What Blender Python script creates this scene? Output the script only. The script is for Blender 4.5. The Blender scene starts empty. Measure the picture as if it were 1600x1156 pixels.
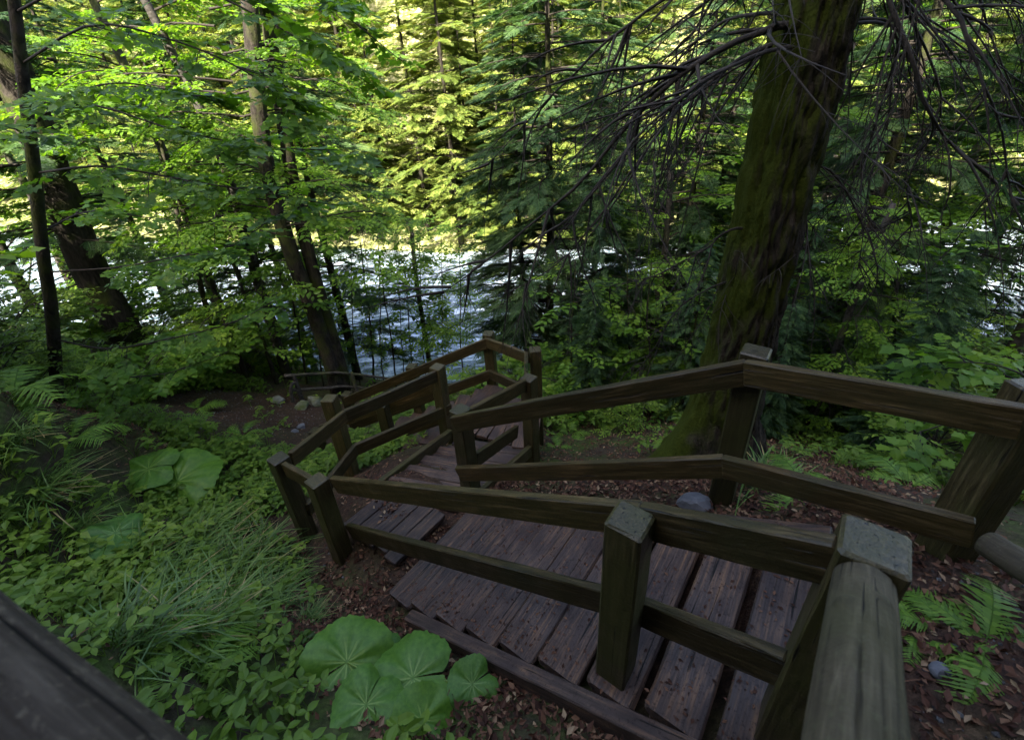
import bpy, math, random
import numpy as np
from mathutils import Matrix, Vector

# ------------------------------------------------------------------ camera, sky, sun, exposure
SC = bpy.context.scene
COL = SC.collection
CX, CY, F = 800.0, 533.0, 711.0          # principal point and focal length in photo pixels (1600 wide)
VP = (878.0, 1822.0)                     # vanishing point of the verticals
_v = np.array([VP[0]-CX, VP[1]-CY, F]); DOWN = _v/np.linalg.norm(_v)
FY = np.array([0, 0, 1.0])-DOWN*DOWN[2]; FY /= np.linalg.norm(FY)
RX = np.cross(DOWN, FY); RX = RX if RX[0] > 0 else -RX
def ray(u, v):
    r = np.array([u-CX, v-CY, F]); return np.array([r@RX, r@FY, -(r@DOWN)])
def at_z(u, v, z):
    r = ray(u, v); return r*(z/r[2])
def at_y(u, v, y):
    r = ray(u, v); return r*(y/r[1])

cam = bpy.data.cameras.new('camera'); camo = bpy.data.objects.new('camera', cam); COL.objects.link(camo)
right = Vector((RX[0], FY[0], -DOWN[0])); up = -Vector((RX[1], FY[1], -DOWN[1])); back = -Vector((RX[2], FY[2], -DOWN[2]))
M = Matrix.Identity(4)
for i in range(3):
    M[i][0], M[i][1], M[i][2] = right[i], up[i], back[i]
camo.matrix_world = M
cam.sensor_width = 36; cam.lens = 36*F/1600; cam.shift_y = -45/1600
cam.clip_start = 0.02; cam.clip_end = 1000
cam.dof.use_dof = True; cam.dof.focus_distance = 4.5; cam.dof.aperture_fstop = 2.8
SC.camera = camo

SUN_EL, SUN_AZ = 43.0, 200.0             # azimuth where the sun stands, clockwise from +Y: behind the camera, a little left
w = bpy.data.worlds.new('World'); SC.world = w; w.use_nodes = True
nt = w.node_tree; bg = nt.nodes['Background']
sky = nt.nodes.new('ShaderNodeTexSky'); sky.sky_type = 'NISHITA'; sky.sun_disc = False; sky.dust_density = 4.0; sky.ozone_density = .6
sky.sun_elevation = math.radians(SUN_EL); sky.sun_rotation = math.radians(SUN_AZ)
nt.links.new(sky.outputs[0], bg.inputs[0]); bg.inputs[1].default_value = 0.13
sl = bpy.data.lights.new('sun', 'SUN'); sl.energy = 4.5; sl.angle = math.radians(0.53); sl.color = (1.0, 0.93, 0.78)
so = bpy.data.objects.new('sun', sl); COL.objects.link(so)
_el, _az = math.radians(SUN_EL), math.radians(SUN_AZ)
sdir = Vector((math.sin(_az)*math.cos(_el), math.cos(_az)*math.cos(_el), math.sin(_el)))
so.rotation_euler = sdir.to_track_quat('Z', 'Y').to_euler(); so.location = sdir*60
SC.view_settings.view_transform = 'Standard'; SC.view_settings.look = 'None'
SC.view_settings.exposure = 3.05; SC.view_settings.gamma = 1.0
SC.cycles.use_denoising = True
SC.cycles.max_bounces = 6; SC.cycles.diffuse_bounces = 3; SC.cycles.glossy_bounces = 2
SC.cycles.transmission_bounces = 3; SC.cycles.transparent_max_bounces = 4
SC.cycles.sample_clamp_indirect = 4.0

RNG = np.random.default_rng(7)

# ------------------------------------------------------------------ helpers
def link(name, me, parent=None, ploc=None, mat=None, world=None):
    o = bpy.data.objects.new(name, me); COL.objects.link(o)
    if mat is not None and me is not None and not me.materials: me.materials.append(mat)
    if parent is not None:
        o.parent = parent
        o.matrix_parent_inverse = (Matrix.Translation(Vector(parent.location))).inverted()
    if world is not None: o.matrix_basis = world
    return o
def thing(name, label, cat, loc=(0, 0, 0), group=None):
    o = bpy.data.objects.new(name, None); COL.objects.link(o); o.location = Vector([float(c) for c in loc]); o.empty_display_size = .1
    tag(o, label, cat, group); return o
def tag(o, label, cat, group=None):
    o['label'] = label; o['category'] = cat
    if group: o['group'] = group
    return o
def arr_mesh(name, V, T=None, Q=None, var=None, smooth=False, attr='var'):
    """mesh from numpy verts + triangle and/or quad index arrays; var: one float per vertex"""
    V = np.asarray(V, np.float32).reshape(-1, 3)
    T = np.zeros((0, 3), np.int32) if T is None or len(T) == 0 else np.asarray(T, np.int32).reshape(-1, 3)
    Q = np.zeros((0, 4), np.int32) if Q is None or len(Q) == 0 else np.asarray(Q, np.int32).reshape(-1, 4)
    me = bpy.data.meshes.new(name)
    me.vertices.add(len(V)); me.vertices.foreach_set('co', V.ravel())
    nl = T.size+Q.size; me.loops.add(nl)
    me.loops.foreach_set('vertex_index', np.concatenate([T.ravel(), Q.ravel()]).astype(np.int32))
    me.polygons.add(len(T)+len(Q))
    st = np.concatenate([np.arange(len(T))*3, T.size+np.arange(len(Q))*4]).astype(np.int32)
    me.polygons.foreach_set('loop_start', st)
    me.polygons.foreach_set('use_smooth', np.full(len(T)+len(Q), smooth))
    me.update(calc_edges=True)
    if var is not None:
        a = me.attributes.new(attr, 'FLOAT', 'POINT'); a.data.foreach_set('value', np.asarray(var, np.float32).ravel())
    return me
class Acc:
    def __init__(s): s.V, s.T, s.Q, s.var, s.n = [], [], [], [], 0
    def add(s, V, T=None, Q=None, var=0.5):
        V = np.asarray(V, np.float64).reshape(-1, 3); s.V.append(V)
        if T is not None and len(T): s.T.append(np.asarray(T)+s.n)
        if Q is not None and len(Q): s.Q.append(np.asarray(Q)+s.n)
        s.var.append(np.full(len(V), var) if np.isscalar(var) else np.asarray(var)); s.n += len(V)
    def stamp(s, tpl, Rm, P, var=None):
        """tpl=(V,T,Q[,v]) copied to N places: rotation/scale matrices Rm (N,3,3), offsets P (N,3)"""
        V, T, Q = tpl[0], tpl[1], tpl[2]; N = len(P)
        if N == 0: return
        W = np.einsum('nij,kj->nki', Rm, V)+P[:, None, :]
        off = (np.arange(N)*len(V))[:, None, None]
        tt = (T[None]+off).reshape(-1, 3) if T is not None and len(T) else None
        qq = (Q[None]+off).reshape(-1, 4) if Q is not None and len(Q) else None
        vv = RNG.random(N) if var is None else np.asarray(var)
        vv = np.repeat(vv, len(V))
        if len(tpl) > 3: vv = np.clip(vv*.7+.3*np.tile(tpl[3], N), 0, 1)
        s.add(W.reshape(-1, 3), tt, qq, vv)
    def mesh(s, name, smooth=False):
        V = np.concatenate(s.V); T = np.concatenate(s.T) if s.T else None; Q = np.concatenate(s.Q) if s.Q else None
        return arr_mesh(name, V, T, Q, np.concatenate(s.var), smooth)
def frames(D, up=(0, 0, 1), roll=None, scale=1.0):
    """(N,3,3) matrices whose columns are X=D, Y=side, Z=normal"""
    D = np.asarray(D, float).reshape(-1, 3); D = D/np.linalg.norm(D, axis=1, keepdims=True)
    U = np.broadcast_to(np.asarray(up, float), D.shape)
    S = np.cross(U, D); l = np.linalg.norm(S, axis=1, keepdims=True); S = np.where(l > 1e-4, S/np.maximum(l, 1e-6), np.array([1., 0, 0]))
    N = np.cross(D, S)
    if roll is not None:
        c, s_ = np.cos(roll)[:, None], np.sin(roll)[:, None]; S, N = S*c+N*s_, N*c-S*s_
    R = np.stack([D, S, N], axis=2)
    sc = np.asarray(scale, float)
    return R*(sc.reshape(-1, 1, 1) if sc.ndim else sc)
def tube(P, R, sides=6, cap=True):
    P = np.asarray(P, float); n = len(P); R = np.broadcast_to(np.asarray(R, float), (n,))
    D = np.gradient(P, axis=0); D /= np.maximum(np.linalg.norm(D, axis=1, keepdims=True), 1e-9)
    ref = np.array([0, 0, 1.]) if abs(D[0, 2]) < .8 else np.array([1., 0, 0])
    S = np.cross(D, ref); S /= np.maximum(np.linalg.norm(S, axis=1, keepdims=True), 1e-9); U = np.cross(S, D)
    a = np.arange(sides)/sides*2*np.pi
    V = P[:, None]+R[:, None, None]*(np.cos(a)[None, :, None]*S[:, None]+np.sin(a)[None, :, None]*U[:, None])
    i = np.arange(n-1)[:, None]*sides; j = np.arange(sides)[None]; k = (j+1) % sides
    Q = np.stack([i+j, i+k, i+sides+k, i+sides+j], axis=2).reshape(-1, 4)
    V = V.reshape(-1, 3); T = []
    if cap:
        V = np.vstack([V, P[0], P[-1]]); m = len(V)
        for q in range(sides):
            T.append((m-2, (q+1) % sides, q)); T.append((m-1, (n-1)*sides+q, (n-1)*sides+(q+1) % sides))
    return V, (np.array(T) if T else None), Q
def spline(pts, n):
    """Catmull-Rom through pts"""
    P = np.asarray(pts, float); P = np.vstack([2*P[0]-P[1], P, 2*P[-1]-P[-2]]); m = len(P)-3
    t = np.linspace(0, m-1e-6, n); k = t.astype(int); u = (t-k)[:, None]
    a, b, c, d = P[k], P[k+1], P[k+2], P[k+3]
    return .5*((2*b)+(c-a)*u+(2*a-5*b+4*c-d)*u**2+(3*b-a-3*c+d)*u**3)
def _hash(i, j, s):
    h = np.sin(i*127.1+j*311.7+s*74.7)*43758.5453; return h-np.floor(h)
def vnoise(x, y, s=0.0):
    x = np.asarray(x, float); y = np.asarray(y, float); i, j = np.floor(x), np.floor(y); u, v = x-i, y-j
    u, v = u*u*(3-2*u), v*v*(3-2*v)
    return (_hash(i, j, s)*(1-u)+_hash(i+1, j, s)*u)*(1-v)+(_hash(i, j+1, s)*(1-u)+_hash(i+1, j+1, s)*u)*v
def fbm(x, y, s=0.0, o=4):
    r, a, f = 0, .5, 1.0
    for k in range(o): r = r+a*(vnoise(np.asarray(x)*f, np.asarray(y)*f, s+k)-.5)*2; a *= .5; f *= 2.03
    return r

# ------------------------------------------------------------------ materials
def new_mat(name):
    m = bpy.data.materials.new(name); m.use_nodes = True; t = m.node_tree
    return m, t, t.nodes['Principled BSDF'], t.nodes['Material Output']
def N(t, typ, **kw):
    n = t.nodes.new(typ)
    for k, v in kw.items():
        if k in n.bl_rna.properties: setattr(n, k, v)
        else: n.inputs[k].default_value = v
    return n
def ramp(t, fac, stops):
    r = t.nodes.new('ShaderNodeValToRGB'); e = r.color_ramp.elements
    while len(e) < len(stops): e.new(.5)
    for el, (p, c) in zip(e, stops): el.position = p; el.color = (*c, 1)
    t.links.new(fac, r.inputs[0]); return r.outputs[0]
def mix(t, fac, a, b, mode='MIX'):
    n = t.nodes.new('ShaderNodeMix'); n.data_type = 'RGBA'; n.blend_type = mode
    for s, v in ((n.inputs[0], fac), (n.inputs[6], a), (n.inputs[7], b)):
        if hasattr(v, 'is_linked'): t.links.new(v, s)
        else: s.default_value = v if not isinstance(v, tuple) else (*v, 1)
    return n.outputs[2]
def bump(t, h, p, strength=.5, dist=.01):
    b = t.nodes.new('ShaderNodeBump'); b.inputs['Strength'].default_value = strength; b.inputs['Distance'].default_value = dist
    t.links.new(h, b.inputs['Height']); t.links.new(b.outputs[0], p.inputs['Normal'])
def coords(t, kind='Object', scale=(1, 1, 1)):
    c = t.nodes.new('ShaderNodeTexCoord'); m = t.nodes.new('ShaderNodeMapping'); m.inputs['Scale'].default_value = scale
    if kind == 'World':
        g = t.nodes.new('ShaderNodeNewGeometry'); t.links.new(g.outputs['Position'], m.inputs[0])
    else: t.links.new(c.outputs[kind], m.inputs[0])
    return m.outputs[0]
def noise(t, vec, scale, detail=4, rough=.55, dist=0.0):
    n = t.nodes.new('ShaderNodeTexNoise'); n.inputs['Scale'].default_value = scale; n.inputs['Detail'].default_value = detail
    n.inputs['Roughness'].default_value = rough; n.inputs['Distortion'].default_value = dist; t.links.new(vec, n.inputs['Vector']); return n.outputs['Fac']
def wood(name, stops, blotch, blotch_amt, rough=.75, litter=None, spec=.2):
    """sawn timber: local X is the grain"""
    m, t, p, o = new_mat(name)
    oi = t.nodes.new('ShaderNodeObjectInfo'); p.inputs['Specular IOR Level'].default_value = spec
    c = t.nodes.new('ShaderNodeTexCoord'); ad = t.nodes.new('ShaderNodeVectorMath'); ad.operation = 'ADD'
    sc = t.nodes.new('ShaderNodeVectorMath'); sc.operation = 'SCALE'; sc.inputs['Scale'].default_value = 37.0
    cb = t.nodes.new('ShaderNodeCombineXYZ')
    for k in range(3): t.links.new(oi.outputs['Random'], cb.inputs[k])
    t.links.new(cb.outputs[0], sc.inputs[0]); t.links.new(c.outputs['Object'], ad.inputs[0]); t.links.new(sc.outputs[0], ad.inputs[1])
    mp = t.nodes.new('ShaderNodeMapping'); mp.inputs['Scale'].default_value = (1.2, 16, 16); t.links.new(ad.outputs[0], mp.inputs[0])
    g1 = noise(t, mp.outputs[0], 3.0, 6, .65, .6)
    base = ramp(t, g1, stops)
    big = noise(t, ad.outputs[0], 3.5, 5, .6)
    bl = ramp(t, big, [(.42, (0, 0, 0)), (.66, (blotch_amt,)*3)])
    base = mix(t, bl, base, blotch)
    wv = t.nodes.new('ShaderNodeTexWave'); wv.wave_type = 'RINGS'; wv.rings_direction = 'X'; wv.inputs['Scale'].default_value = 26
    wv.inputs['Distortion'].default_value = 2.5; wv.inputs['Detail'].default_value = 3; wv.inputs['Detail Scale'].default_value = .6
    t.links.new(c.outputs['Object'], wv.inputs['Vector'])
    base = mix(t, .35, base, mix(t, 1.0, base, ramp(t, wv.outputs['Fac'], [(0, (.55, .55, .55)), (1, (1.25, 1.25, 1.25))]), 'MULTIPLY'))
    vr = ramp(t, oi.outputs['Random'], [(0, (.72, .74, .76)), (1, (1.22, 1.17, 1.1))])
    base = mix(t, 1.0, base, vr, 'MULTIPLY')
    spk = noise(t, ad.outputs[0], 60, 3, .7)
    base = mix(t, ramp(t, spk, [(.56, (0, 0, 0)), (.68, (.75 if litter else .3,)*3)]), base, litter or (.02, .015, .01))
    mp2 = t.nodes.new('ShaderNodeMapping'); mp2.inputs['Scale'].default_value = (.9, 30, 30); t.links.new(ad.outputs[0], mp2.inputs[0])
    ck = noise(t, mp2.outputs[0], 2.2, 3, .5, .3); crack = ramp(t, ck, [(.30, (1, 1, 1)), (.36, (0, 0, 0))])
    base = mix(t, crack, base, (.004, .003, .002))
    t.links.new(base, p.inputs['Base Color'])
    rr = ramp(t, big, [(.3, (rough-.2,)*3), (.7, (rough+.1,)*3)]); t.links.new(rr, p.inputs['Roughness'])
    h = mix(t, crack, mix(t, .4, g1, spk), (0, 0, 0)); bump(t, h, p, .8, .007)
    return m
def leafmat(name, stops, trans=.4, rough=.45, tint=(1.5, 1.6, .5), spec=.16):
    m, t, p, o = new_mat(name)
    a = t.nodes.new('ShaderNodeAttribute'); a.attribute_name = 'var'
    oi = t.nodes.new('ShaderNodeObjectInfo')
    col = ramp(t, a.outputs['Fac'], stops)
    col = mix(t, 1.0, col, ramp(t, oi.outputs['Random'], [(0, (.8, .85, .85)), (1, (1.15, 1.1, 1.0))]), 'MULTIPLY')
    t.links.new(col, p.inputs['Base Color']); p.inputs['Roughness'].default_value = rough; p.inputs['Specular IOR Level'].default_value = spec
    tr = t.nodes.new('ShaderNodeBsdfTranslucent'); t.links.new(mix(t, 1.0, col, tint, 'MULTIPLY'), tr.inputs[0])
    ms = t.nodes.new('ShaderNodeMixShader'); ms.inputs[0].default_value = trans
    t.links.new(p.outputs[0], ms.inputs[1]); t.links.new(tr.outputs[0], ms.inputs[2]); t.links.new(ms.outputs[0], o.inputs[0])
    return m
def bark(name, c1, c2, moss=None, moss_amt=.0, sc=(9, 9, 2.2), bs=.9, low=None):
    m, t, p, o = new_mat(name)
    v = coords(t, 'World', sc); n1 = noise(t, v, 1.0, 6, .65, .8); v2 = coords(t, 'World', (1, 1, 1)); n2 = noise(t, v2, 2.2, 5, .6); n3 = noise(t, v2, 45, 3, .6)
    col = ramp(t, n1, [(.32, c1), (.68, c2)])
    if moss:
        mk = t.nodes.new('ShaderNodeMath'); mk.operation = 'ADD'; t.links.new(n2, mk.inputs[0])
        if low:                                       # moss keeps to the foot and the weather side of the trunk
            g = t.nodes.new('ShaderNodeNewGeometry'); d = t.nodes.new('ShaderNodeVectorMath'); d.operation = 'DOT_PRODUCT'
            t.links.new(g.outputs['Normal'], d.inputs[0]); d.inputs[1].default_value = low
            mm = t.nodes.new('ShaderNodeMath'); mm.operation = 'MULTIPLY'; mm.inputs[1].default_value = .22; t.links.new(d.outputs['Value'], mm.inputs[0]); t.links.new(mm.outputs[0], mk.inputs[1])
        else: mk.inputs[1].default_value = 0
        col = mix(t, ramp(t, mk.outputs[0], [(.6-moss_amt*.35, (0, 0, 0)), (.72-moss_amt*.2, (1, 1, 1))]), col, mix(t, n3, (moss[0]*.5, moss[1]*.5, moss[2]*.5), (moss[0]*1.5, moss[1]*1.45, moss[2]*1.2)))
    t.links.new(col, p.inputs['Base Color']); p.inputs['Roughness'].default_value = .9; p.inputs['Specular IOR Level'].default_value = .06
    bump(t, mix(t, .35, n1, n3), p, bs, .03); return m
def plain(name, c1, c2, scale=20, rough=.85, bs=.5, bd=.01, kind='World'):
    m, t, p, o = new_mat(name); v = coords(t, kind); n1 = noise(t, v, scale, 5, .65); n2 = noise(t, v, scale*.13, 4, .6)
    t.links.new(mix(t, .5, ramp(t, n1, [(.3, c1), (.7, c2)]), ramp(t, n2, [(.35, c1), (.65, c2)])), p.inputs['Base Color'])
    p.inputs['Roughness'].default_value = rough; p.inputs['Specular IOR Level'].default_value = .2; bump(t, n1, p, bs, bd); return m

M_RAIL = wood('rail_timber', [(.25, (.009, .006, .0025)), (.5, (.032, .022, .008)), (.78, (.108, .075, .034))], (.024, .022, .006), .7, .5)
M_POST = wood('post_timber', [(.25, (.008, .006, .0025)), (.5, (.034, .026, .010)), (.78, (.100, .076, .038))], (.034, .034, .006), .8, .5, spec=.3)
M_TREAD = wood('tread_timber', [(.25, (.016, .011, .009)), (.5, (.056, .038, .031)), (.8, (.185, .098, .046))], (.026, .018, .017), .75, .6, litter=(.010, .005, .004))
M_LOG = wood('log_wood', [(.22, (.014, .010, .006)), (.5, (.040, .031, .018)), (.8, (.092, .075, .046))], (.034, .032, .012), .55, .85, litter=(.058, .053, .026), spec=.2)
M_LOGD = wood('dark_log_wood', [(.22, (.009, .005, .003)), (.5, (.034, .027, .020)), (.8, (.085, .070, .054))], (.014, .011, .008), .6, .95, litter=(.085, .068, .045), spec=.1)
M_BARKMOSS = bark('mossy_bark', (.003, .0025, .002), (.046, .037, .027), (.026, .034, .0045), .58, (17, 17, 5), 1.0, low=(-.8, .1, -.3))
M_BARK = bark('bark', (.008, .007, .006), (.045, .038, .031), (.035, .045, .012), .35, (14, 14, 4), .9)
M_BARKG = bark('grey_bark', (.016, .014, .012), (.075, .068, .060), (.06, .07, .03), .25, (9, 9, 14), .5)
M_TWIG = plain('twig_bark', (.012, .010, .008), (.034, .027, .021), 30)
M_CONIFER = leafmat('conifer_needles', [(0, (.020, .042, .020)), (.5, (.042, .085, .034)), (1, (.095, .15, .045))], .35, .5, (1.3, 1.5, .6))
M_BROAD = leafmat('broad_leaves', [(0, (.045, .095, .014)), (.5, (.090, .175, .022)), (1, (.17, .26, .03))], .5, .4, (1.5, 1.6, .45))
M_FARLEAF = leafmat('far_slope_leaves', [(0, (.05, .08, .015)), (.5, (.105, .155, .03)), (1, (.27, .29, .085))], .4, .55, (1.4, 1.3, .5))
M_HERB = leafmat('herb_leaves', [(0, (.034, .062, .010)), (.5, (.092, .155, .018)), (1, (.20, .27, .035))], .35, .4, (1.4, 1.5, .5))
M_GRASS = leafmat('grass_blades', [(0, (.045, .085, .018)), (.55, (.09, .155, .035)), (.8, (.14, .21, .05)), (1, (.30, .22, .10))], .3, .35, (1.4, 1.4, .5), .2)
M_FERN = leafmat('fern_fronds', [(0, (.05, .11, .018)), (1, (.15, .25, .035))], .4, .45, (1.4, 1.5, .5))
M_LITTER = leafmat('dead_leaves', [(0, (.022, .010, .007)), (.5, (.075, .033, .021)), (.85, (.15, .078, .046)), (1, (.26, .18, .11))], .08, .7, (1.2, 1, .7), .1)
M_STONE = plain('stone', (.045, .045, .05), (.14, .14, .15), 14, .8, .6, .02)
M_STONEM = bark('mossy_stone', (.07, .07, .065), (.19, .19, .185), (.06, .075, .018), .7, (7, 7, 7), .7)
# ------------------------------------------------------------------ stair geometry (plan axes: D1 down the first flight, D2 across it)
D1 = np.array([-.787, .617, 0]); D2 = np.array([.617, .787, 0])
def an(a, n, z): return D1*a+D2*n+np.array([0, 0, z])
SL = .49
def tz(a): return -2.25-SL*a              # tread level of the first flight
P1 = np.array([.946, .785, -1.12]); P2 = at_z(985, 810, -1.45); PA = at_z(494, 749, -2.79); PB = at_z(434, 714.5, -2.85)
PC = at_z(1182, 547, -1.39); PD = at_z(1632, 606, -1.2)
PG = np.array([-.51, 3.36, -2.52]); H1 = at_z(514, 621, -2.93); H2 = at_z(683, 572, -3.02); F2 = at_z(826, 589, -2.86); PF = at_z(836, 545, -2.97); PE = at_z(763, 520, -3.1)
E3 = at_z(541, 614, -4.45); E2 = PE*.5+E3*.5
D3 = (E3-PE)*np.array([1, 1, 0]); D3 /= np.linalg.norm(D3); N3 = np.array([-D3[1], D3[0], 0]); N3 = N3 if N3[1] < 0 else -N3

# ------------------------------------------------------------------ terrain
RIV = -8.0
def yedge(x): return 12.3+.38*np.maximum(0, -np.asarray(x, float)-3.0)+.06*np.maximum(0, np.asarray(x, float)-4)
def base_h(x, y):
    e = yedge(x); far = e+13.0
    near = -1.7+(RIV-.15+1.7)*np.clip(y, 0, None)/e
    near = np.where(y < -.6, -1.7+1.18*(-y-.6), near)  # unseen hillside behind the camera, shaped steep to keep sun off the foreground
    bed = RIV-.15-.8*np.clip((y-e)/1.5, 0, 1)+.8*np.clip((y-far+1.5)/1.5, 0, 1)
    bank = RIV-.15+.78*(y-far)
    return np.where(y < e, near, np.where(y < far, bed, bank))
CP = []
def cp(P, z=None): CP.append((P[0], P[1], P[2] if z is None else z))
for a in (-.1, .5, 1.1, 1.7, 2.2):
    cp(an(a, .92, tz(a)-.17)); cp(an(a, 1.7, tz(a)-.32)); cp(an(a, 2.5, tz(a)-.22)); cp(an(a, 2.9, tz(a)-.3))
cp(an(-.5, 1.0, -2.12)); cp(an(-.5, 1.9, -2.14)); cp(an(-.9, 1.6, -2.05)); cp(an(-.7, 2.6, -2.3)); cp(an(-1.6, 2.2, -2.0)); cp((0, 0, -1.65)); cp((.6, -.5, -1.6)); cp((-.7, .2, -1.8))
for a, n, z in ((2.7, 1.5, -3.56), (3.4, 1.5, -3.62), (2.7, 2.1, -3.6), (3.3, 2.2, -3.64), (3.1, 1.08, -3.86), (3.75, 1.1, -3.95), (2.6, .95, -3.68), (3.8, 1.9, -3.8),
                (3.2, 2.9, -3.98), (4.0, 2.8, -4.1), (2.4, 2.9, -3.85), (2.3, 3.5, -4.15), (3.2, 3.7, -4.35), (4.4, 2.6, -4.35), (4.7, 3.4, -4.85), (4.3, 4.9, -4.9), (2.6, 4.6, -4.7),
                (1.5, .45, -2.93), (2.4, .3, -3.12), (3.2, .2, -3.42), (.9, .1, -2.45), (2.2, -.3, -2.65), (3.4, -.6, -2.75), (4.4, .3, -3.62), (4.5, 1.0, -4.0), (5.6, .2, -3.45), (5.6, 1.2, -4.25), (5.4, -1.0, -2.7)):
    cp(an(a, n, z))
for x, y, z in ((2.0, 3.5, -3.5), (1.2, 3.2, -3.5), (.5, 3.6, -3.85), (2.9, 2.6, -2.95), (4.2, 3.2, -3.7), (5, 5, -5.0), (2.6, 5, -4.5), (1.0, 5.6, -4.85), (3.4, 1.4, -2.3), (3, .3, -1.7),
                (-3.1, 6.9, -5.4), (-4.3, 7.2, -5.35), (-5.4, 8.4, -5.5), (-3.4, 5.4, -4.75), (-4.4, 5.6, -4.5), (-5.7, 4.75, -3.15), (-7, 6.3, -3.9), (-7.2, 9, -5.2), (-4.6, 3.4, -2.2), (-6.5, 2.5, -.3), (-7.4, 4.4, -2.0), (-9, 6, -2.0), (-8.8, 7.8, -3.3),
                (-4.2, 9.6, -6.3), (-1.2, 8, -6.0), (1, 9, -6.5), (4, 9, -6.5), (-2.5, 1.2, -1.9), (-4, .5, -.8), (-6, 10.5, -6.3)):
    CP.append((x, y, z))
CPA = np.array(CP)
def _tps(r2): return .5*r2*np.log(r2+1e-9)
def _fit():
    X = CPA[:, :2]; d = CPA[:, 2]-base_h(X[:, 0], X[:, 1]); n = len(X)
    K = _tps(((X[:, None]-X[None])**2).sum(2))+np.eye(n)*.02
    Pm = np.hstack([np.ones((n, 1)), X]); A = np.zeros((n+3, n+3)); A[:n, :n] = K; A[:n, n:] = Pm; A[n:, :n] = Pm.T
    return np.linalg.solve(A, np.concatenate([d, np.zeros(3)]))
TW = _fit()
def hgt(x, y, rough=True):
    x = np.asarray(x, float); y = np.asarray(y, float); sh = np.broadcast(x, y).shape; x = np.broadcast_to(x, sh).ravel(); y = np.broadcast_to(y, sh).ravel()
    out = base_h(x, y)
    wx = np.clip((x+11.5)/3.5, 0, 1)*np.clip((8.5-x)/3, 0, 1)*np.clip((y+1.6)/1.2, 0, 1)*np.clip((11.6-y)/2, 0, 1); wx = wx*wx*(3-2*wx)
    k = wx > 0
    if k.any():
        X = np.stack([x[k], y[k]], 1); n = len(CPA); corr = TW[n]+X@TW[n+1:]
        for i in range(0, n): corr = corr+TW[i]*_tps(((X-CPA[i, :2])**2).sum(1))
        out[k] = out[k]+corr*wx[k]
    if rough:
        far = np.clip((y-26)/6, 0, 1)+np.clip((-y-3)/5, 0, 1)
        out = out+.05*fbm(x*1.3, y*1.3, 3)+.022*fbm(x*6, y*6, 9, 3)+far*2.2*fbm(x*.12, y*.12, 21)
    return out.reshape(sh)
def hz(x, y): return float(hgt(np.array([x]), np.array([y]))[0])

def axis(lo, f0, f1, hi, step, grow=1.12):
    m = list(np.arange(f0, f1, step)); s = step; a = f1
    while a < hi: m.append(a); s *= grow; a += s
    m.append(hi); s = step; a = f0-step; l = []
    while a > lo: l.append(a); s *= grow; a -= s
    l.append(lo); return np.array(l[::-1]+m)
gx = axis(-95, -7.5, 6, 95, .07); gy = axis(-52, -1, 10, 95, .07)
GX, GY = np.meshgrid(gx, gy); GZ = hgt(GX, GY)
nx, ny = len(gx), len(gy)
i = (np.arange(ny-1)[:, None]*nx+np.arange(nx-1)[None]).ravel()
soil = np.exp(-(((GX+4.7)/2.6)**2+((GY-7.2)/1.9)**2)*1.0)                    # trail
a_ = GX*D1[0]+GY*D1[1]; n_ = GX*D2[0]+GY*D2[1]
soil = np.maximum(soil, np.clip(1.2-np.abs(n_-1.9)/1.3, 0, 1)*np.clip((a_+1.8)/.8, 0, 1)*np.clip((5-a_)/1.0, 0, 1))
soil = np.maximum(soil, np.exp(-(((GX-1.3)/1.5)**2+((GY-3.2)/1.2)**2)))
soil = np.maximum(soil, .95*np.exp(-(((GX+5.6)/1.1)**2+((GY-4.2)/.9)**2)))
soil = np.clip(soil+.35*fbm(GX*1.5, GY*1.5, 31), 0, 1)
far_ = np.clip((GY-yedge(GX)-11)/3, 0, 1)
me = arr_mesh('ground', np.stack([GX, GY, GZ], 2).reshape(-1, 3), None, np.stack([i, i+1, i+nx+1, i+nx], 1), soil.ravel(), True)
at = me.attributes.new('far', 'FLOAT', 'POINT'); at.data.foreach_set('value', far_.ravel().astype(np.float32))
m, t, p, o = new_mat('forest_floor')
v = coords(t, 'World'); n1 = noise(t, v, 22, 6, .7); n2 = noise(t, v, 3.0, 5, .6); n3 = noise(t, v, 90, 3, .6)
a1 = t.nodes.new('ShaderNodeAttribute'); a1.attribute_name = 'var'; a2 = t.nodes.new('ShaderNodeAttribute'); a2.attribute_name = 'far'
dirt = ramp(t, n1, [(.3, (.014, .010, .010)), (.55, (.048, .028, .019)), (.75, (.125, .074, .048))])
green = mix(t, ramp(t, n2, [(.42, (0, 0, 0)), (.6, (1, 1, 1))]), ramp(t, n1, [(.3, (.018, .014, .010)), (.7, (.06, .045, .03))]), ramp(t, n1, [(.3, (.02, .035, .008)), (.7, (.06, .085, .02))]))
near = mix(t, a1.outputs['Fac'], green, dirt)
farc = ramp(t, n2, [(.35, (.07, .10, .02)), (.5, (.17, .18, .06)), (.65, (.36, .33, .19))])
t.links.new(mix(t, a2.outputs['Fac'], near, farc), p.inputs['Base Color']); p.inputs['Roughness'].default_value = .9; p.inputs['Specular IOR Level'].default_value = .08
bump(t, mix(t, .5, n1, n3), p, .8, .03)
g = link('ground', me, mat=m); g['kind'] = 'structure'

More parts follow.
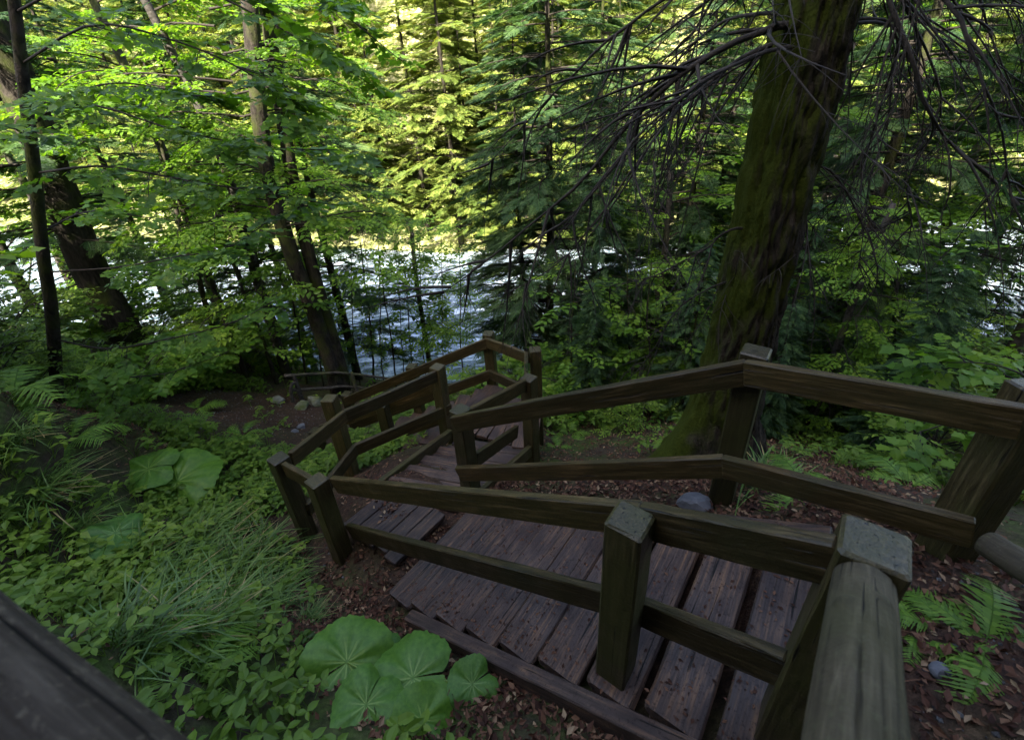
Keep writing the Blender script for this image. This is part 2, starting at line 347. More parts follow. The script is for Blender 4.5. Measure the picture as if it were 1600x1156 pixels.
# river: a rippled sheet over the bed
rx_ = axis(-90, -22, 14, 90, .28, 1.15); ry_ = np.arange(0, 15.01, .22)
XX, SS = np.meshgrid(rx_, ry_); YY = yedge(XX)-.8+SS
ZZ = RIV+.07*fbm(XX*.9, YY*1.8, 5, 3)+.05*fbm(XX*2.6, YY*4.2, 8, 2)
nx, ny = len(rx_), len(ry_); i = (np.arange(ny-1)[:, None]*nx+np.arange(nx-1)[None]).ravel()
me = arr_mesh('river', np.stack([XX, YY, ZZ], 2).reshape(-1, 3), None, np.stack([i, i+1, i+nx+1, i+nx], 1), None, True)
m, t, p, o = new_mat('river_water')
v = coords(t, 'World', (1, 2.2, 1)); n1 = noise(t, v, 1.6, 6, .7, .5); n2 = noise(t, v, 9, 4, .6)
t.links.new(ramp(t, n1, [(.38, (.03, .05, .055)), (.5, (.14, .18, .22)), (.60, (.42, .48, .55)), (.68, (.72, .77, .83))]), p.inputs['Base Color'])
p.inputs['Roughness'].default_value = .22; bump(t, mix(t, .5, n1, n2), p, .6, .08)
r = link('river', me, mat=m); r['kind'] = 'structure'

# ------------------------------------------------------------------ timber pieces
def box_mesh(name, l, wd, h, bev=.006, sag=0.0):
    """bevelled box, local X = length; a chamfered cross-section swept along X"""
    y, z, b = wd/2, h/2, bev
    pr = np.array([(-y+b, -z), (y-b, -z), (y, -z+b), (y, z-b), (y-b, z), (-y+b, z), (-y, z-b), (-y, -z+b)])
    m_ = 7; xs = [-l/2, -l/2+b]+list(np.linspace(-l/2, l/2, m_+2)[1:-1])+[l/2-b, l/2]; V = []; n = len(xs); rg = np.random.default_rng(int(l*9173+wd*77777+h*331+bev*99991) % 2**31)
    bow = rg.normal(0, .0018*min(l, 2), 2)
    for k, x in enumerate(xs):
        s = 1.0 if 0 < k < n-1 else 1-b/max(y, z)*1.2; q = 1-(2*x/l)**2
        for py, pz in pr: V.append((x, py*s+bow[0]*q+rg.normal(0, .0011), pz*s+bow[1]*q+rg.normal(0, .0011)))
    Q = [(r*8+j, r*8+(j+1) % 8, r*8+8+(j+1) % 8, r*8+8+j) for r in range(n-1) for j in range(8)]
    me = bpy.data.meshes.new(name); me.from_pydata(V, [], [tuple(range(7, -1, -1)), tuple(range(n*8-8, n*8))]+Q); me.update(); return me
def frame(p0, p1, up=(0, 0, 1), roll=0.0):
    p0, p1 = Vector(p0), Vector(p1); x = (p1-p0).normalized(); u = Vector(up); y = u.cross(x).normalized(); z = x.cross(y)
    m = Matrix(((x[0], y[0], z[0], 0), (x[1], y[1], z[1], 0), (x[2], y[2], z[2], 0), (0, 0, 0, 1)))
    return Matrix.Translation((p0+p1)/2) @ m @ Matrix.Rotation(roll, 4, 'X')
def board(root, name, p0, p1, wd, h, mat, bev=.006, up=(0, 0, 1), roll=0.0):
    p0, p1 = np.asarray(p0, float), np.asarray(p1, float); l = float(np.linalg.norm(p1-p0))
    return link(name, box_mesh(name, l, wd, h, bev), root, mat=mat, world=frame(p0, p1, up, roll))
def post(root, top, bottom_z, ang, s=.15, mat=None, name='post'):
    """square post standing plumb: local X is up, ang = plan heading of one face"""
    b = np.array([top[0], top[1], bottom_z])
    return board(root, name, b, top, s, s, mat or M_POST, .009, (math.cos(ang), math.sin(ang), 0))
A1 = math.atan2(D1[1], D1[0]); A3 = math.atan2(D3[1], D3[0])
RH, RT = .155, .05
def rail(root, p0, p1, name='rail', h=RH, wd=RT):
    """p0, p1 = middle of the upper face"""
    p0, p1 = np.asarray(p0, float), np.asarray(p1, float); x = (p1-p0)/np.linalg.norm(p1-p0)
    y = np.cross([0, 0, 1], x); z = np.cross(x, y/np.linalg.norm(y))
    return board(root, name, p0-z*h/2, p1-z*h/2, wd, h, M_RAIL)
G_RAIL = 'timber railings of the stairway'
# near railing of the upper flight
nr = thing('timber_railing', 'near timber railing of the upper flight with moss-topped middle post', 'railing', (P2[0], P2[1], tz(.4)-.4), G_RAIL)
IN = D2*(.075+RT/2+.001)
post(nr, P1, -2.5, A1, .158)['label'] = 'broad grey-topped post that carries the round log handrail'
post(nr, P2, -3.05, A1)['label'] = 'mossy post with growth rings showing on top'
post(nr, PA, -4.15, A1); post(nr, PB, -4.25, A1)
up1 = np.array([0, 0, 1.])
rail(nr, P2+IN-up1*.015, P1-D2*.02-up1*.025+D1*.081)
rail(nr, PA+IN-up1*.02-D1*.06, P2+IN-up1*.015+D1*.002)
lw = np.array([0, 0, .61])
rail(nr, P2+IN-lw, P1+D1*.081-D2*.02-lw)
rail(nr, PA+IN-lw-D1*.06, P2+IN-lw+D1*.002)
rail(nr, PB-D1*.076-up1*.02, PA+D1*.076-up1*.02)
# far railing of the upper flight: rails on the stair side of the posts
fr = thing('timber_railing', 'far timber railing of the upper flight in front of the mossy trunk', 'railing', (PC[0], PC[1], -2.7), G_RAIL)
cr, gr_, dr = at_z(1164, 563, -1.405), at_z(704, 651, -2.52), at_z(1603, 634, -1.215)
post(fr, PC, -3.0, A1); post(fr, PG, -3.95, A1)
post(fr, PD, -2.6, A1-.9, .17)
rail(fr, cr, gr_); rail(fr, dr, cr)
cl, gl, dl = at_z(1129, 712, -2.02), at_z(712, 729, -3.1), at_z(1525, 812, -1.80)
rail(fr, cl, gl); rail(fr, dl, cl)
# second flight, left side
lr = thing('timber_railing', 'kinked pale timber railing on the left of the lower landing', 'railing', (H1[0], H1[1], -4.0), G_RAIL)
b0, h1r, h2r = at_z(452, 707, -2.87), at_z(537, 641, -2.95), at_z(692, 574, -3.05)
post(lr, H1, -4.2, A1+.5); post(lr, H2, -4.25, A1+.12)
rail(lr, b0, h1r); rail(lr, h1r, h2r)
b1, h1l, h2l = at_z(478, 788, -3.46), at_z(554, 694, -3.50), at_z(704, 630, -3.62)
rail(lr, b1, h1l); rail(lr, h1l, h2l)
# second flight, right side
rr = thing('timber_railing', 'short greyish timber railing leading down to the lower platform', 'railing', (F2[0], F2[1], -4.0), G_RAIL)
post(rr, F2, -4.4, A1)
rail(rr, at_z(716, 647, -2.54), at_z(826, 589, -2.88)); rail(rr, at_z(744, 707, -3.1), at_z(808, 664, -3.47))
rail(rr, at_z(822, 586, -2.87), at_z(822, 549, -2.99))
# platform and lowest flight, outer side
orr = thing('timber_railing', 'farthest timber railing around the lower platform against the river', 'railing', (PE[0], PE[1], -4.2), G_RAIL)
ins = N3*(.075+RT/2)
post(orr, PE, -4.9, A3); post(orr, PF, -4.9, A3+.3); post(orr, E2, E2[2]-1.5, A3); post(orr, E3, E3[2]-1.4, A3)
dz = np.array([0, 0, .03]); lo3 = np.array([0, 0, .58])
rail(orr, PE+ins-dz, E3+ins-dz); rail(orr, PE+ins-lo3, E3+ins-lo3)
rail(orr, PF+np.array([-.1, -.04, -.03]), PE+ins-dz); rail(orr, PF+np.array([-.1, -.04, -.58]), PE+ins-lo3)
# lowest flight, inner side
ir = thing('timber_railing', 'inner timber railing of the lowest flight behind the kinked railing', 'railing', (H2[0], H2[1], -4.4), G_RAIL)
I0 = H2+np.array([-.05, .16, -.35]); I1 = I0+D3*2.2-np.array([0, 0, 2.2*.5])
for s in (.42, 1.0): q = I0+(I1-I0)*s; post(ir, q, q[2]-1.35, A3)
rail(ir, I0+ins*-1, I1-ins); rail(ir, I0-ins-lo3, I1-ins-lo3)

# steps
TRD = {}
def tread_mesh(l, wd, h, k):
    key = (round(l, 2), wd, h, k)
    if key not in TRD: TRD[key] = box_mesh('tread', l, wd, h, .008+.003*k)
    return TRD[key]
st = thing('timber_staircase', 'upper flight of worn purplish plank steps between two railings', 'staircase', an(1, 1.8, tz(1)-.3), 'flights of plank steps')
RUN = .2835
for k in range(-1, 9):
    a = .215+RUN*(k-1)                      # nose of the step
    z = tz(a)-.02
    o = link('tread', tread_mesh(1.22, .240, .055, k % 3), st, mat=M_TREAD, world=frame(an(a-.12, 1.055, z-.0275), an(a-.12, 2.275, z-.0275+.004*((k*7) % 3-1)), roll=.012*((k*5) % 3-1)))
    link('riser', tread_mesh(1.16, .045, .12, k % 2), st, mat=M_TREAD, world=frame(an(a-.045, 1.075, z-.118), an(a-.045, 2.235, z-.118)))
for n, lo_, e in ((1.0, .17, 1.85), (2.315, .19, 2.3)):
    board(st, 'stringer', an(-.35, n, tz(-.35)-lo_), an(e, n, tz(e)-lo_), .085, .16, M_TREAD)
s2 = thing('timber_staircase', 'short boarded flight between the dirt landing and the lower platform', 'staircase', an(3.2, 2.8, -4.0), 'flights of plank steps')
W0, W1 = 2.42, 3.44
nn = np.arange(1.95, 3.4, .152)
for k, n in enumerate(nn):
    z = -3.60-.13*int((n-1.95)/.30)*.82
    link('plank', tread_mesh(W1-W0, .146, .05, k % 3), s2, mat=M_TREAD, world=frame(an(W0+.10*(n-2), n+.20, z), an(W1+.10*(n-2), n-.20, z)))
for e0, e1, zz in (((592, 752), (702, 672), (-3.52, -3.86)), ((748, 768), (836, 690), (-3.5, -3.86))):
    board(s2, 'kerb_board', at_z(*e0, zz[0])-up1*.07, at_z(*e1, zz[1])-up1*.07, .06, .15, M_POST)
ld = thing('timber_platform', 'needle-strewn plank landing at the foot of the upper flight', 'platform', an(2.9, 1.6, -3.6))
for k in range(5):
    board(ld, 'plank', an(2.52+.149*k, 1.30+.03*(k % 2), -3.535+.003*(k % 3)), an(2.52+.149*k, 1.93, -3.535), .143, .05, M_TREAD)
pf = thing('timber_platform', 'small plank platform where the stairs turn left above the river', 'platform', an(3.2, 3.9, -4.3))
for k in range(8):
    c0 = H2+(F2-H2)*(k/7*.96+.02); c1 = PE+(PF-PE)*(k/7*.96+.02)
    board(pf, 'plank', np.array([c0[0], c0[1], -4.0]), np.array([c1[0], c1[1], -4.0]), .155, .05, M_TREAD)
s3 = thing('timber_staircase', 'lowest plank flight descending left toward the dark trail', 'staircase', (E2[0], E2[1], -5.2), 'flights of plank steps')
for k in range(9):
    q = PE+D3*(.18+.285*k)+N3*.02; z = -4.13-.143*k; q1 = q+N3*1.05
    board(s3, 'tread', np.array([q[0], q[1], z]), np.array([q1[0], q1[1], z]), .22, .055, M_TREAD)
for off in (.03, 1.06):
    q0, q1 = PE+N3*off+D3*.05, PE+N3*off+D3*2.75; board(s3, 'stringer', np.array([q0[0], q0[1], -4.17]), np.array([q1[0], q1[1], -5.5]), .07, .16, M_POST)

# round log handrails at the top of the stairs
def log(root, p0, p1, r, mt=None, name='log', wob=.006):
    p0, p1 = np.asarray(p0, float), np.asarray(p1, float); L = float(np.linalg.norm(p1-p0)); S, n = 96, 60; rg = np.random.default_rng(int(abs(p0[0])*1000))
    xs = np.concatenate([[-L/2-.012], np.linspace(-L/2, L/2, n), [L/2+.012]]); th = np.arange(S)/S*2*np.pi; X, TH = np.meshgrid(xs, th, indexing='ij')
    R = r*(1+.035*fbm(X*3, np.cos(TH)+2, 3)+.02*fbm(np.sin(TH)*1.5+X*1.2, np.cos(TH)*1.5, 8)+.012*fbm(TH*8, X*2, 5))
    for c in range(7):
        t0, x0, w_ = rg.uniform(0, 6.28), rg.uniform(-L/2, L/2), rg.uniform(.15, .4); dth = np.angle(np.exp(1j*(TH-t0-.05*np.sin(X*9)))); R = R-.009*np.exp(-(dth/.035)**2)*np.exp(-((X-x0)/w_)**4)
    for c in range(4):
        t0, x0 = rg.uniform(0, 6.28), rg.uniform(-L/2, L/2); dth = np.angle(np.exp(1j*(TH-t0))); R = R+.008*np.exp(-(dth*r/.022)**2-((X-x0)/.022)**2)
    R[0] *= .9; R[-1] *= .9
    V = np.stack([X, R*np.cos(TH), R*np.sin(TH)], 2).reshape(-1, 3); m = len(xs); i = np.arange(m-1)[:, None]*S; j = np.arange(S)[None]; k = (j+1) % S
    Q = np.stack([i+j, i+k, i+S+k, i+S+j], 2).reshape(-1, 4); V = np.vstack([V, [-L/2-.014, 0, 0], [L/2+.014, 0, 0]]); c0 = m*S
    T = np.array([(c0, (q+1) % S, q) for q in range(S)]+[(c0+1, (m-1)*S+q, (m-1)*S+(q+1) % S) for q in range(S)])[:, ::-1]
    return link(name, arr_mesh(name, V, T, Q[:, ::-1], None, True), root, mat=mt or M_LOG, world=frame(p0, p1))
lb1 = ray(1342, 1065); cz = lambda P: P[0]*RX[2]+P[1]*FY[2]-P[2]*DOWN[2]
pb = lb1*(.84/cz(lb1))
p_at = P1-D2*.07-up1*.085+np.array([.0, 0, 0]); dirb = pb-p_at
pq = p_at+dirb*1.75
lh = thing('log_handrail', 'thick weathered round log handrail running from the grey-topped post', 'handrail', (pq[0], pq[1], -1.7), 'round log handrails')
log(lh, p_at, pq, .068)
post(lh, np.array([pq[0], pq[1], pq[2]-.05]), -2.2, A1, .15)
la = ray(78, 1214); pa = la*(.50/cz(la)); lb = ray(-124, 1030); pb2 = lb*(.56/cz(lb)); pa2 = pa+(pa-pb2)*.9
lh2 = thing('log_handrail', 'blurred dark log handrail in the lower left corner', 'handrail', (pa2[0], pa2[1], -1.8), 'round log handrails')
log(lh2, pb2+(pb2-pa)*.8, pa2, .085, M_LOGD); post(lh2, np.array([pa2[0], pa2[1], pa2[2]-.05]), -2.2, A1, .15)
ra, rb = at_z(1545, 850, -1.86), at_z(1700, 950, -1.80)
lh3 = thing('log_handrail', 'thin log rail leaving the far-right post at mid height', 'handrail', (rb[0]+.3, rb[1]-.25, -2.3), 'round log handrails')
rb2 = ra+(rb-ra)*3.2; log(lh3, ra, rb2, .06); post(lh3, rb2+up1*.1, -2.6, A1, .15)

# ------------------------------------------------------------------ where a pixel's ray meets the ground
def gpx(u, v):
    r = ray(u, v); r = r/np.linalg.norm(r); s = np.arange(.6, 45, .03); P = r[None]*s[:, None]
    d = P[:, 2]-hgt(P[:, 0], P[:, 1]); k = int(np.argmax(d < 0)); return P[k]

# ------------------------------------------------------------------ leaf and spray templates
def leaf_tpl():
    V = np.array([(0, 0, 0), (.30, .27, .05), (.62, .25, .04), (1, 0, -.10), (.62, -.25, .04), (.30, -.27, .05), (.48, 0, -.02)])
    T = np.array([(6, i, (i+1) % 6) for i in range(6)])[:, ::-1]; return V, T, None
def lobed_tpl():
    """maple-like leaf"""
    pts = [(0, 0), (.12, .30), (.02, .46), (.36, .36), (.46, .56), (.62, .30), (1, 0)]
    pts = pts+[(x, -y) for x, y in pts[-2:0:-1]]
    V = np.array([(x, y, .05*abs(y)-.1*x*x) for x, y in pts]+[(.38, 0, -.03)]); n = len(pts)
    return V, np.array([(n, (i+1) % n, i) for i in range(n)]), None
LEAF, LOBED = leaf_tpl(), lobed_tpl()
def spray_broad(n=11, L=.62, ls=.16, tpl=LEAF, seed=0):
    """a flat twig with alternate leaves, along +X"""
    r = np.random.default_rng(seed); ac = Acc()
    x = np.linspace(.06, L, n); side = np.where(np.arange(n) % 2, 1, -1)
    ang = side*np.radians(r.uniform(38, 75, n)); ang[-1] = 0
    D = np.stack([np.cos(ang), np.sin(ang), r.uniform(-.45, .12, n)], 1)
    P = np.stack([x, .03*np.sin(x*9)+side*.015, -.12*x*x+r.uniform(-.02, .02, n)], 1)
    R = frames(D, roll=r.uniform(-.5, .5, n), scale=ls*r.uniform(.7, 1.25, n))
    ac.stamp(tpl, R, P, r.random(n))
    V, T, Q = tube(np.stack([x, .03*np.sin(x*9), -.12*x*x], 1)[::3], .004, 3, False); ac.add(V, T, Q, .0)
    return np.concatenate(ac.V), (np.concatenate(ac.T) if ac.T else None), (np.concatenate(ac.Q) if ac.Q else None), np.concatenate(ac.var)
def spray_conifer(seed=0, n=20, wn=.030, ws=.026, fine=True):
    """flat fishbone spray of needled twigs along +X, length 1"""
    r = np.random.default_rng(seed); V, Q, var = [], [], []
    def strip(p, d, l, wd):
        d = d/np.linalg.norm(d); s = np.array([-d[1], d[0], r.uniform(-.5, .5)]); s /= np.linalg.norm(s)
        k = len(V); e = p+d*l; m_ = p+d*l*.42+np.array([0, 0, .012])
        V.extend([p, m_+s*wd*.6, e-np.array([0, 0, .04*l]), m_-s*wd*.6])
        Q.append((k, k+1, k+2, k+3)); c = r.random(); var.extend([c*.6, c*.8, min(1, c*.8+.3), c*.8])
    for i in range(n):
        x = .08+.9*i/n; c = np.array([x, 0, -.10*x*x])
        for sd in (1, -1):
            l = (.40*(1-x*.78))*r.uniform(.65, 1.15); an_ = math.radians(r.uniform(40, 62))*sd; d = np.array([math.cos(an_), math.sin(an_), r.uniform(-.25, .05)])
            strip(c, d, l, wn)
            if l > .2:
                for q in ((.3, .45, .6, .75) if fine else (.45, .7)): strip(c+d*l*q, np.array([math.cos(an_*.25), math.sin(an_*.25)+r.uniform(-.1, .5)*sd, r.uniform(-.35, .1)]), l*r.uniform(.25, .5), ws)
    strip(np.array([.0, 0, 0]), np.array([1., 0, -.08]), 1.02, .04)
    return np.array(V), None, np.array(Q), np.array(var)
CS = [spray_conifer(s) for s in (1, 2)]; CSF = [spray_conifer(s, 13, .052, .045, False) for s in (1, 2)]
BS = [spray_broad(11, .62, .15, LEAF, 3), spray_broad(9, .55, .17, LEAF, 4)]
BL = [spray_broad(9, .6, .19, LOBED, 5), spray_broad(7, .5, .21, LOBED, 6)]

# ------------------------------------------------------------------ tree builders (local coordinates, foot at the origin)
def conifer_parts(seed, h, r0, cr, z0=.6, step=.27, per=5, ss=.62, droop=.22, top=None, tp=None):
    r = np.random.default_rng(seed); tr, br, fo = Acc(), Acc(), Acc()
    zz = np.linspace(-.4, h, 16); wob = np.cumsum(r.normal(0, .012, (16, 2)), 0)
    P = np.stack([wob[:, 0], wob[:, 1], zz], 1); R = r0*np.clip(1-zz/h, .04, 1)**.8*np.where(zz < .3, 1.25, 1)
    tr.add(*tube(P, R, 9))
    z = z0
    while z < (top or h-.3):
        k = per if z > 1.6 else per-1
        for q in range(k):
            az = r.uniform(0, 2*np.pi); L = cr*(1-z/h)**.75*r.uniform(.55, 1.08)+.15
            if z < 2: L *= .55+.22*z
            o = np.array([np.interp(z, zz, wob[:, 0]), np.interp(z, zz, wob[:, 1]), z+r.uniform(-.1, .1)])
            d = np.array([math.cos(az), math.sin(az), 0]); t_ = np.linspace(0, 1, 7)
            bend = r.uniform(-.25, .25); sd = np.array([-d[1], d[0], 0])
            C = o+d*(t_*L)[:, None]+sd*(bend*t_**2*L*.5)[:, None]+np.array([0, 0, 1])*((.10*t_-droop*t_**2*r.uniform(.6, 1.5))*L)[:, None]
            br.add(*tube(C, .004+.014*(1-t_)*min(1.2, L), 4, False))
            ns = max(3, int(L/.16)); ts = np.linspace(.22, 1, ns); Pp = np.stack([np.interp(ts, t_, C[:, i]) for i in range(3)], 1)
            off = np.where(np.arange(ns) % 2, 1, -1)*r.uniform(.45, .95, ns)*(1-.55*ts); off[-1] = 0
            Dd = d[None]*np.cos(off)[:, None]+sd[None]*np.sin(off)[:, None]; Dd[:, 2] -= r.uniform(.05, .35, ns)
            fo.stamp((tp or CS)[q % 2], frames(Dd, roll=r.normal(0, .3, ns), scale=ss*r.uniform(.6, 1.1, ns)*(1-.25*ts)), Pp, r.random(ns))
        z += step*r.uniform(.8, 1.2)
    return tr.mesh('trunk', True), br.mesh('branches', True), fo.mesh('needles')
def place_tree(name, label, cat, loc, meshes, mats, names, rz=0.0, sc=1.0, group=None):
    rt = thing(name, label, cat, loc, group)
    for me, mt, nm in zip(meshes, mats, names):
        if me is None: continue
        o = bpy.data.objects.new(nm, me); COL.objects.link(o); o.parent = rt
        if not me.materials: me.materials.append(mt)
    rt.rotation_euler = (0, 0, rz); rt.scale = (sc, sc, sc); return rt
def broad_parts(seed, trunk, r0, branches, sprays, dens=7.0, sub=.55, ss=1.0, level=.0, r1=.02):
    """trunk: polyline (local); branches: list of polylines (local); leaf sprays on side twigs"""
    r = np.random.default_rng(seed); tr, br, fo = Acc(), Acc(), Acc()
    T_ = spline(trunk, 24); tr.add(*tube(T_, np.linspace(r0, r0*.55, 24), 12))
    for b in branches:
        C = spline(b, 14); L = np.linalg.norm(np.diff(C, axis=0), axis=1).sum(); br.add(*tube(C, np.linspace(r1, .004, 14), 5, False))
        n = max(3, int(L*dens)); ts = np.sort(r.uniform(.12, 1, n)); ts[-1] = 1
        Pp = np.stack([np.interp(ts, np.linspace(0, 1, 14), C[:, i]) for i in range(3)], 1)
        g = np.gradient(C, axis=0); Dm = np.stack([np.interp(ts, np.linspace(0, 1, 14), g[:, i]) for i in range(3)], 1); Dm /= np.linalg.norm(Dm, axis=1, keepdims=True)
        for j in range(n):
            d = Dm[j]; sd = np.cross([0, 0, 1], d); sd /= np.linalg.norm(sd)+1e-6; off = r.choice([-1, 1])*r.uniform(.5, 1.2)
            e = d*math.cos(off)+sd*math.sin(off); e[2] = e[2]*.4+r.uniform(-.25, .15)+level; l = sub*r.uniform(.4, 1.2)*(1.2-.6*ts[j])
            Q_ = Pp[j]+e*np.linspace(0, l, 4)[:, None]; Q_[:, 2] -= .12*np.linspace(0, 1, 4)**2*l
            br.add(*tube(Q_, np.linspace(.006, .003, 4), 3, False))
            k = 3; tt = np.array([.35, .7, 1.0]); o2 = np.array([.7, -.7, 0])*r.uniform(.7, 1.3)
            e2 = e[None]*np.cos(o2)[:, None]+np.cross([0, 0, 1], e)[None]*np.sin(o2)[:, None]; e2[:, 2] -= .1
            pp = Pp[j]+e[None]*(tt*l)[:, None]
            fo.stamp(sprays[j % len(sprays)], frames(e2, roll=r.normal(0, .25, k), scale=ss*r.uniform(.55, 1.05, k)), pp, r.random(k))
    return tr.mesh('trunk', True), br.mesh('branches', True), fo.mesh('leaves')
def crown_branches(seed, base, n, z0, z1, L, rise=.15, az=None, drop=.15):
    r = np.random.default_rng(seed); out = []
    for k in range(n):
        z = z0+(z1-z0)*(k+r.random())/n; a = r.uniform(0, 2*np.pi) if az is None else r.uniform(*az); l = L*r.uniform(.6, 1.15)
        d = np.array([math.cos(a), math.sin(a), 0]); s = np.array([-d[1], d[0], 0]); o = np.array([base(z)[0], base(z)[1], z])
        out.append([o, o+d*l*.35+np.array([0, 0, rise*l*.6])+s*l*r.uniform(-.1, .1), o+d*l*.7+np.array([0, 0, rise*l*.7])+s*l*r.uniform(-.2, .2), o+d*l+np.array([0, 0, (rise-drop)*l])+s*l*r.uniform(-.3, .3)])
    return out
G_MID = 'trees on the wooded bank between the stairs and the river'
NM_C, MT_C = ('trunk', 'branches', 'needles'), (M_BARK, M_TWIG, M_CONIFER)
NM_B, MT_B = ('trunk', 'branches', 'leaves'), (M_BARKG, M_TWIG, M_BROAD)
con = [conifer_parts(11, 11.5, .11, 2.3), conifer_parts(12, 9.5, .085, 1.9, .5), conifer_parts(13, 13, .13, 2.7, 1.2, .33)]
def grow(x, y): return (x, y, hz(x, y)-.02)
for k, (x, y, c, sc, lab) in enumerate((
        (.88, 9.4, 0, 1.0, 'dark young spruce straight behind the lower platform'),
        (.35, 9.9, 1, .9, 'slim spruce touching the left side of the dark central spruce'),
        (3.75, 9.3, 1, 1.0, 'slender spruce in the gap left of the mossy trunk'),
        (2.3, 11.6, 0, 1.0, 'spruce at the water edge between the central spruce and slender one'),
        (-4.9, 12.0, 2, 1.0, 'tall fir by the river right of the twin trunk'),
        (6.3, 7.6, 2, .95, 'wide fir right of the mossy trunk, behind its drooping twigs'),
        (9.2, 8.2, 0, 1.0, 'dark fir at the right edge of the picture'),
        (5.2, 11.2, 0, .9, 'fir near the river seen just right of the mossy trunk'),
        (7.6, 11.6, 1, 1.0, 'far fir by the river on the right side'),
        (-11.5, 14.5, 2, 1.0, 'fir on the far left bank behind the thick leaning trunk'),
        (-8.0, 13.0, 1, 1.1, 'fir by the river between the two left trunks'),
        (3.3, 12.2, 1, .75, 'low bushy fir at the waterline left of the mossy trunk'), (4.5, 11.9, 1, .9, 'bushy fir at the waterline directly behind the mossy trunk'), (6.6, 12.4, 1, .8, 'low bushy fir at the waterline right of the mossy trunk'),
        (9.2, 12.2, 0, .8, 'bushy fir at the waterline toward the right edge'), (7.7, 9.4, 1, .85, 'dark fir between the wide fir and the right edge'), 
        (1.6, 7.9, 1, .62, 'little fir beside the platform right of the central spruce'), (11.6, 12.8, 1, .9, 'fir at the waterline beyond the right edge trees'),
        (3.7, 5.3, 1, .24, 'knee-high fir seedling behind the mossy trunk foot'), (4.8, 4.5, 1, .30, 'fir seedling seen under the right part of the far railing'), (2.9, 6.3, 1, .34, 'young fir sapling left of the mossy trunk foot'), (5.9, 5.5, 1, .38, 'young fir sapling right of the mossy trunk'), (1.3, 6.5, 1, .28, 'fir seedling right of the lower platform'), (4.3, 6.2, 1, .42, 'young fir sapling straight behind the mossy trunk'))):
    place_tree('spruce_tree', lab, 'conifer tree', grow(x, y), con[c], MT_C, NM_C, k*1.9, sc, G_MID)

for k in range(26):  # unseen conifers added behind the camera to block sky light from the foreground
    x = -7+17*((k*7) % 26)/25+.5*math.sin(k*3.1); y = -2.7-3.0*((k*5) % 13)/12
    place_tree('spruce_tree', 'unseen tall conifer added behind the viewpoint to shade the foreground', 'conifer tree', grow(x, y), con[k % 2], MT_C, NM_C, k*2.7, .95, 'unseen shading trees added behind the viewpoint')

# ---- the big mossy trunk on the right, with hanging twiggy branches
bx, by = 2.02, 3.5; bz = hz(bx, by)
def mossy_trunk():
    zs = np.concatenate([np.linspace(-.5, 1.2, 46), np.linspace(1.24, 7.5, 210)]); S = 150; th = np.arange(S)/S*2*np.pi
    Zg, Tg = np.meshgrid(zs, th, indexing='ij')
    R = .285-.012*Zg
    fl = np.exp(-np.clip(Zg, 0, None)/.42)
    roots = .5+.5*np.cos(5*Tg+.6)+.35*np.cos(3*Tg+2.1); R = R+fl*(.14+.17*np.clip(roots, 0, 2))
    R = R+fl*.42*np.exp(-((np.angle(np.exp(1j*(Tg-math.radians(195))))/.55)**2))
    u = Tg/(2*np.pi)*34; R = R+.040*fbm(u*.8, Zg*5.0, 4, 4)-.030*np.clip(.22-np.abs(fbm(u*.7, Zg*2.6, 6, 3)), 0, 1)/.22*.8+.03*fbm(u*.15, Zg*.7, 12, 2)
    lean = .012*Zg
    V = np.stack([R*np.cos(Tg)+lean, R*np.sin(Tg), Zg], 2).reshape(-1, 3)
    n = len(zs); i = np.arange(n-1)[:, None]*S; j = np.arange(S)[None]; k = (j+1) % S
    return arr_mesh('trunk', V, None, np.stack([i+j, i+k, i+S+k, i+S+j], 2).reshape(-1, 4), None, True)
def hang_branches(seed, specs):
    """main limb curves as separate meshes; each with side twigs and hair-fine twigs"""
    r = np.random.default_rng(seed); out = []; fo = Acc()
    def twigs(ac, C, rad, L, depth):
        n = int(L*(7.0 if depth == 0 else 9)); m = len(C)
        for _ in range(n):
            t_ = r.uniform(.15, 1); q = np.array([np.interp(t_, np.linspace(0, 1, m), C[:, i]) for i in range(3)])
            g = C[min(m-1, int(t_*(m-1))+1)]-C[max(0, int(t_*(m-1))-1)]; g /= np.linalg.norm(g)+1e-9
            s = r.normal(0, 1, 3); s -= g*(s@g); s /= np.linalg.norm(s); d = g*r.uniform(.3, .9)+s*r.uniform(.5, 1)+np.array([0, 0, -r.uniform(.1, .7)]); d /= np.linalg.norm(d)
            l = L*r.uniform(.16, .42)*(1.15-t_*.6) if depth == 0 else r.uniform(.10, .34)
            tt = np.linspace(0, 1, 6)[:, None]; cur = r.normal(0, .22, 3)
            Q_ = q+d*l*tt+cur*l*tt**2+np.array([0, 0, -.30*l])*tt**2
            ac.add(*tube(Q_, np.linspace(rad*.42, .0016, 6) if depth == 0 else np.linspace(.0032, .0012, 6), 4 if depth == 0 else 3, False))
            if depth == 0: twigs(ac, Q_, rad*.4, l, 1)
            elif r.random() < .05 and np.hypot(Q_[-1][0], Q_[-1][1]) > .9:
                fo.stamp(CS[0], frames((Q_[-1]-Q_[-2])[None], roll=r.normal(0, .5, 1), scale=r.uniform(.10, .2)), Q_[-2:-1], r.random(1)*.5)
    for pts, rad in specs:
        ac = Acc(); C = spline(pts, 22); C[2:] += np.cumsum(r.normal(0, .006, (20, 3)), 0); L = np.linalg.norm(np.diff(C, axis=0), axis=1).sum()
        ac.add(*tube(C, np.linspace(rad*.8, .003, 22)*(1+.12*r.normal(0, 1, 22)), 7, False)); twigs(ac, C, rad, L, 0); out.append(ac.mesh('branch', True))
    return out, fo.mesh('needles')
mt_root = thing('spruce_tree', 'massive moss-covered spruce trunk with drooping twiggy branches', 'tree', (bx, by, bz))
o = link('trunk', mossy_trunk(), mat=M_BARKMOSS); o.parent = mt_root
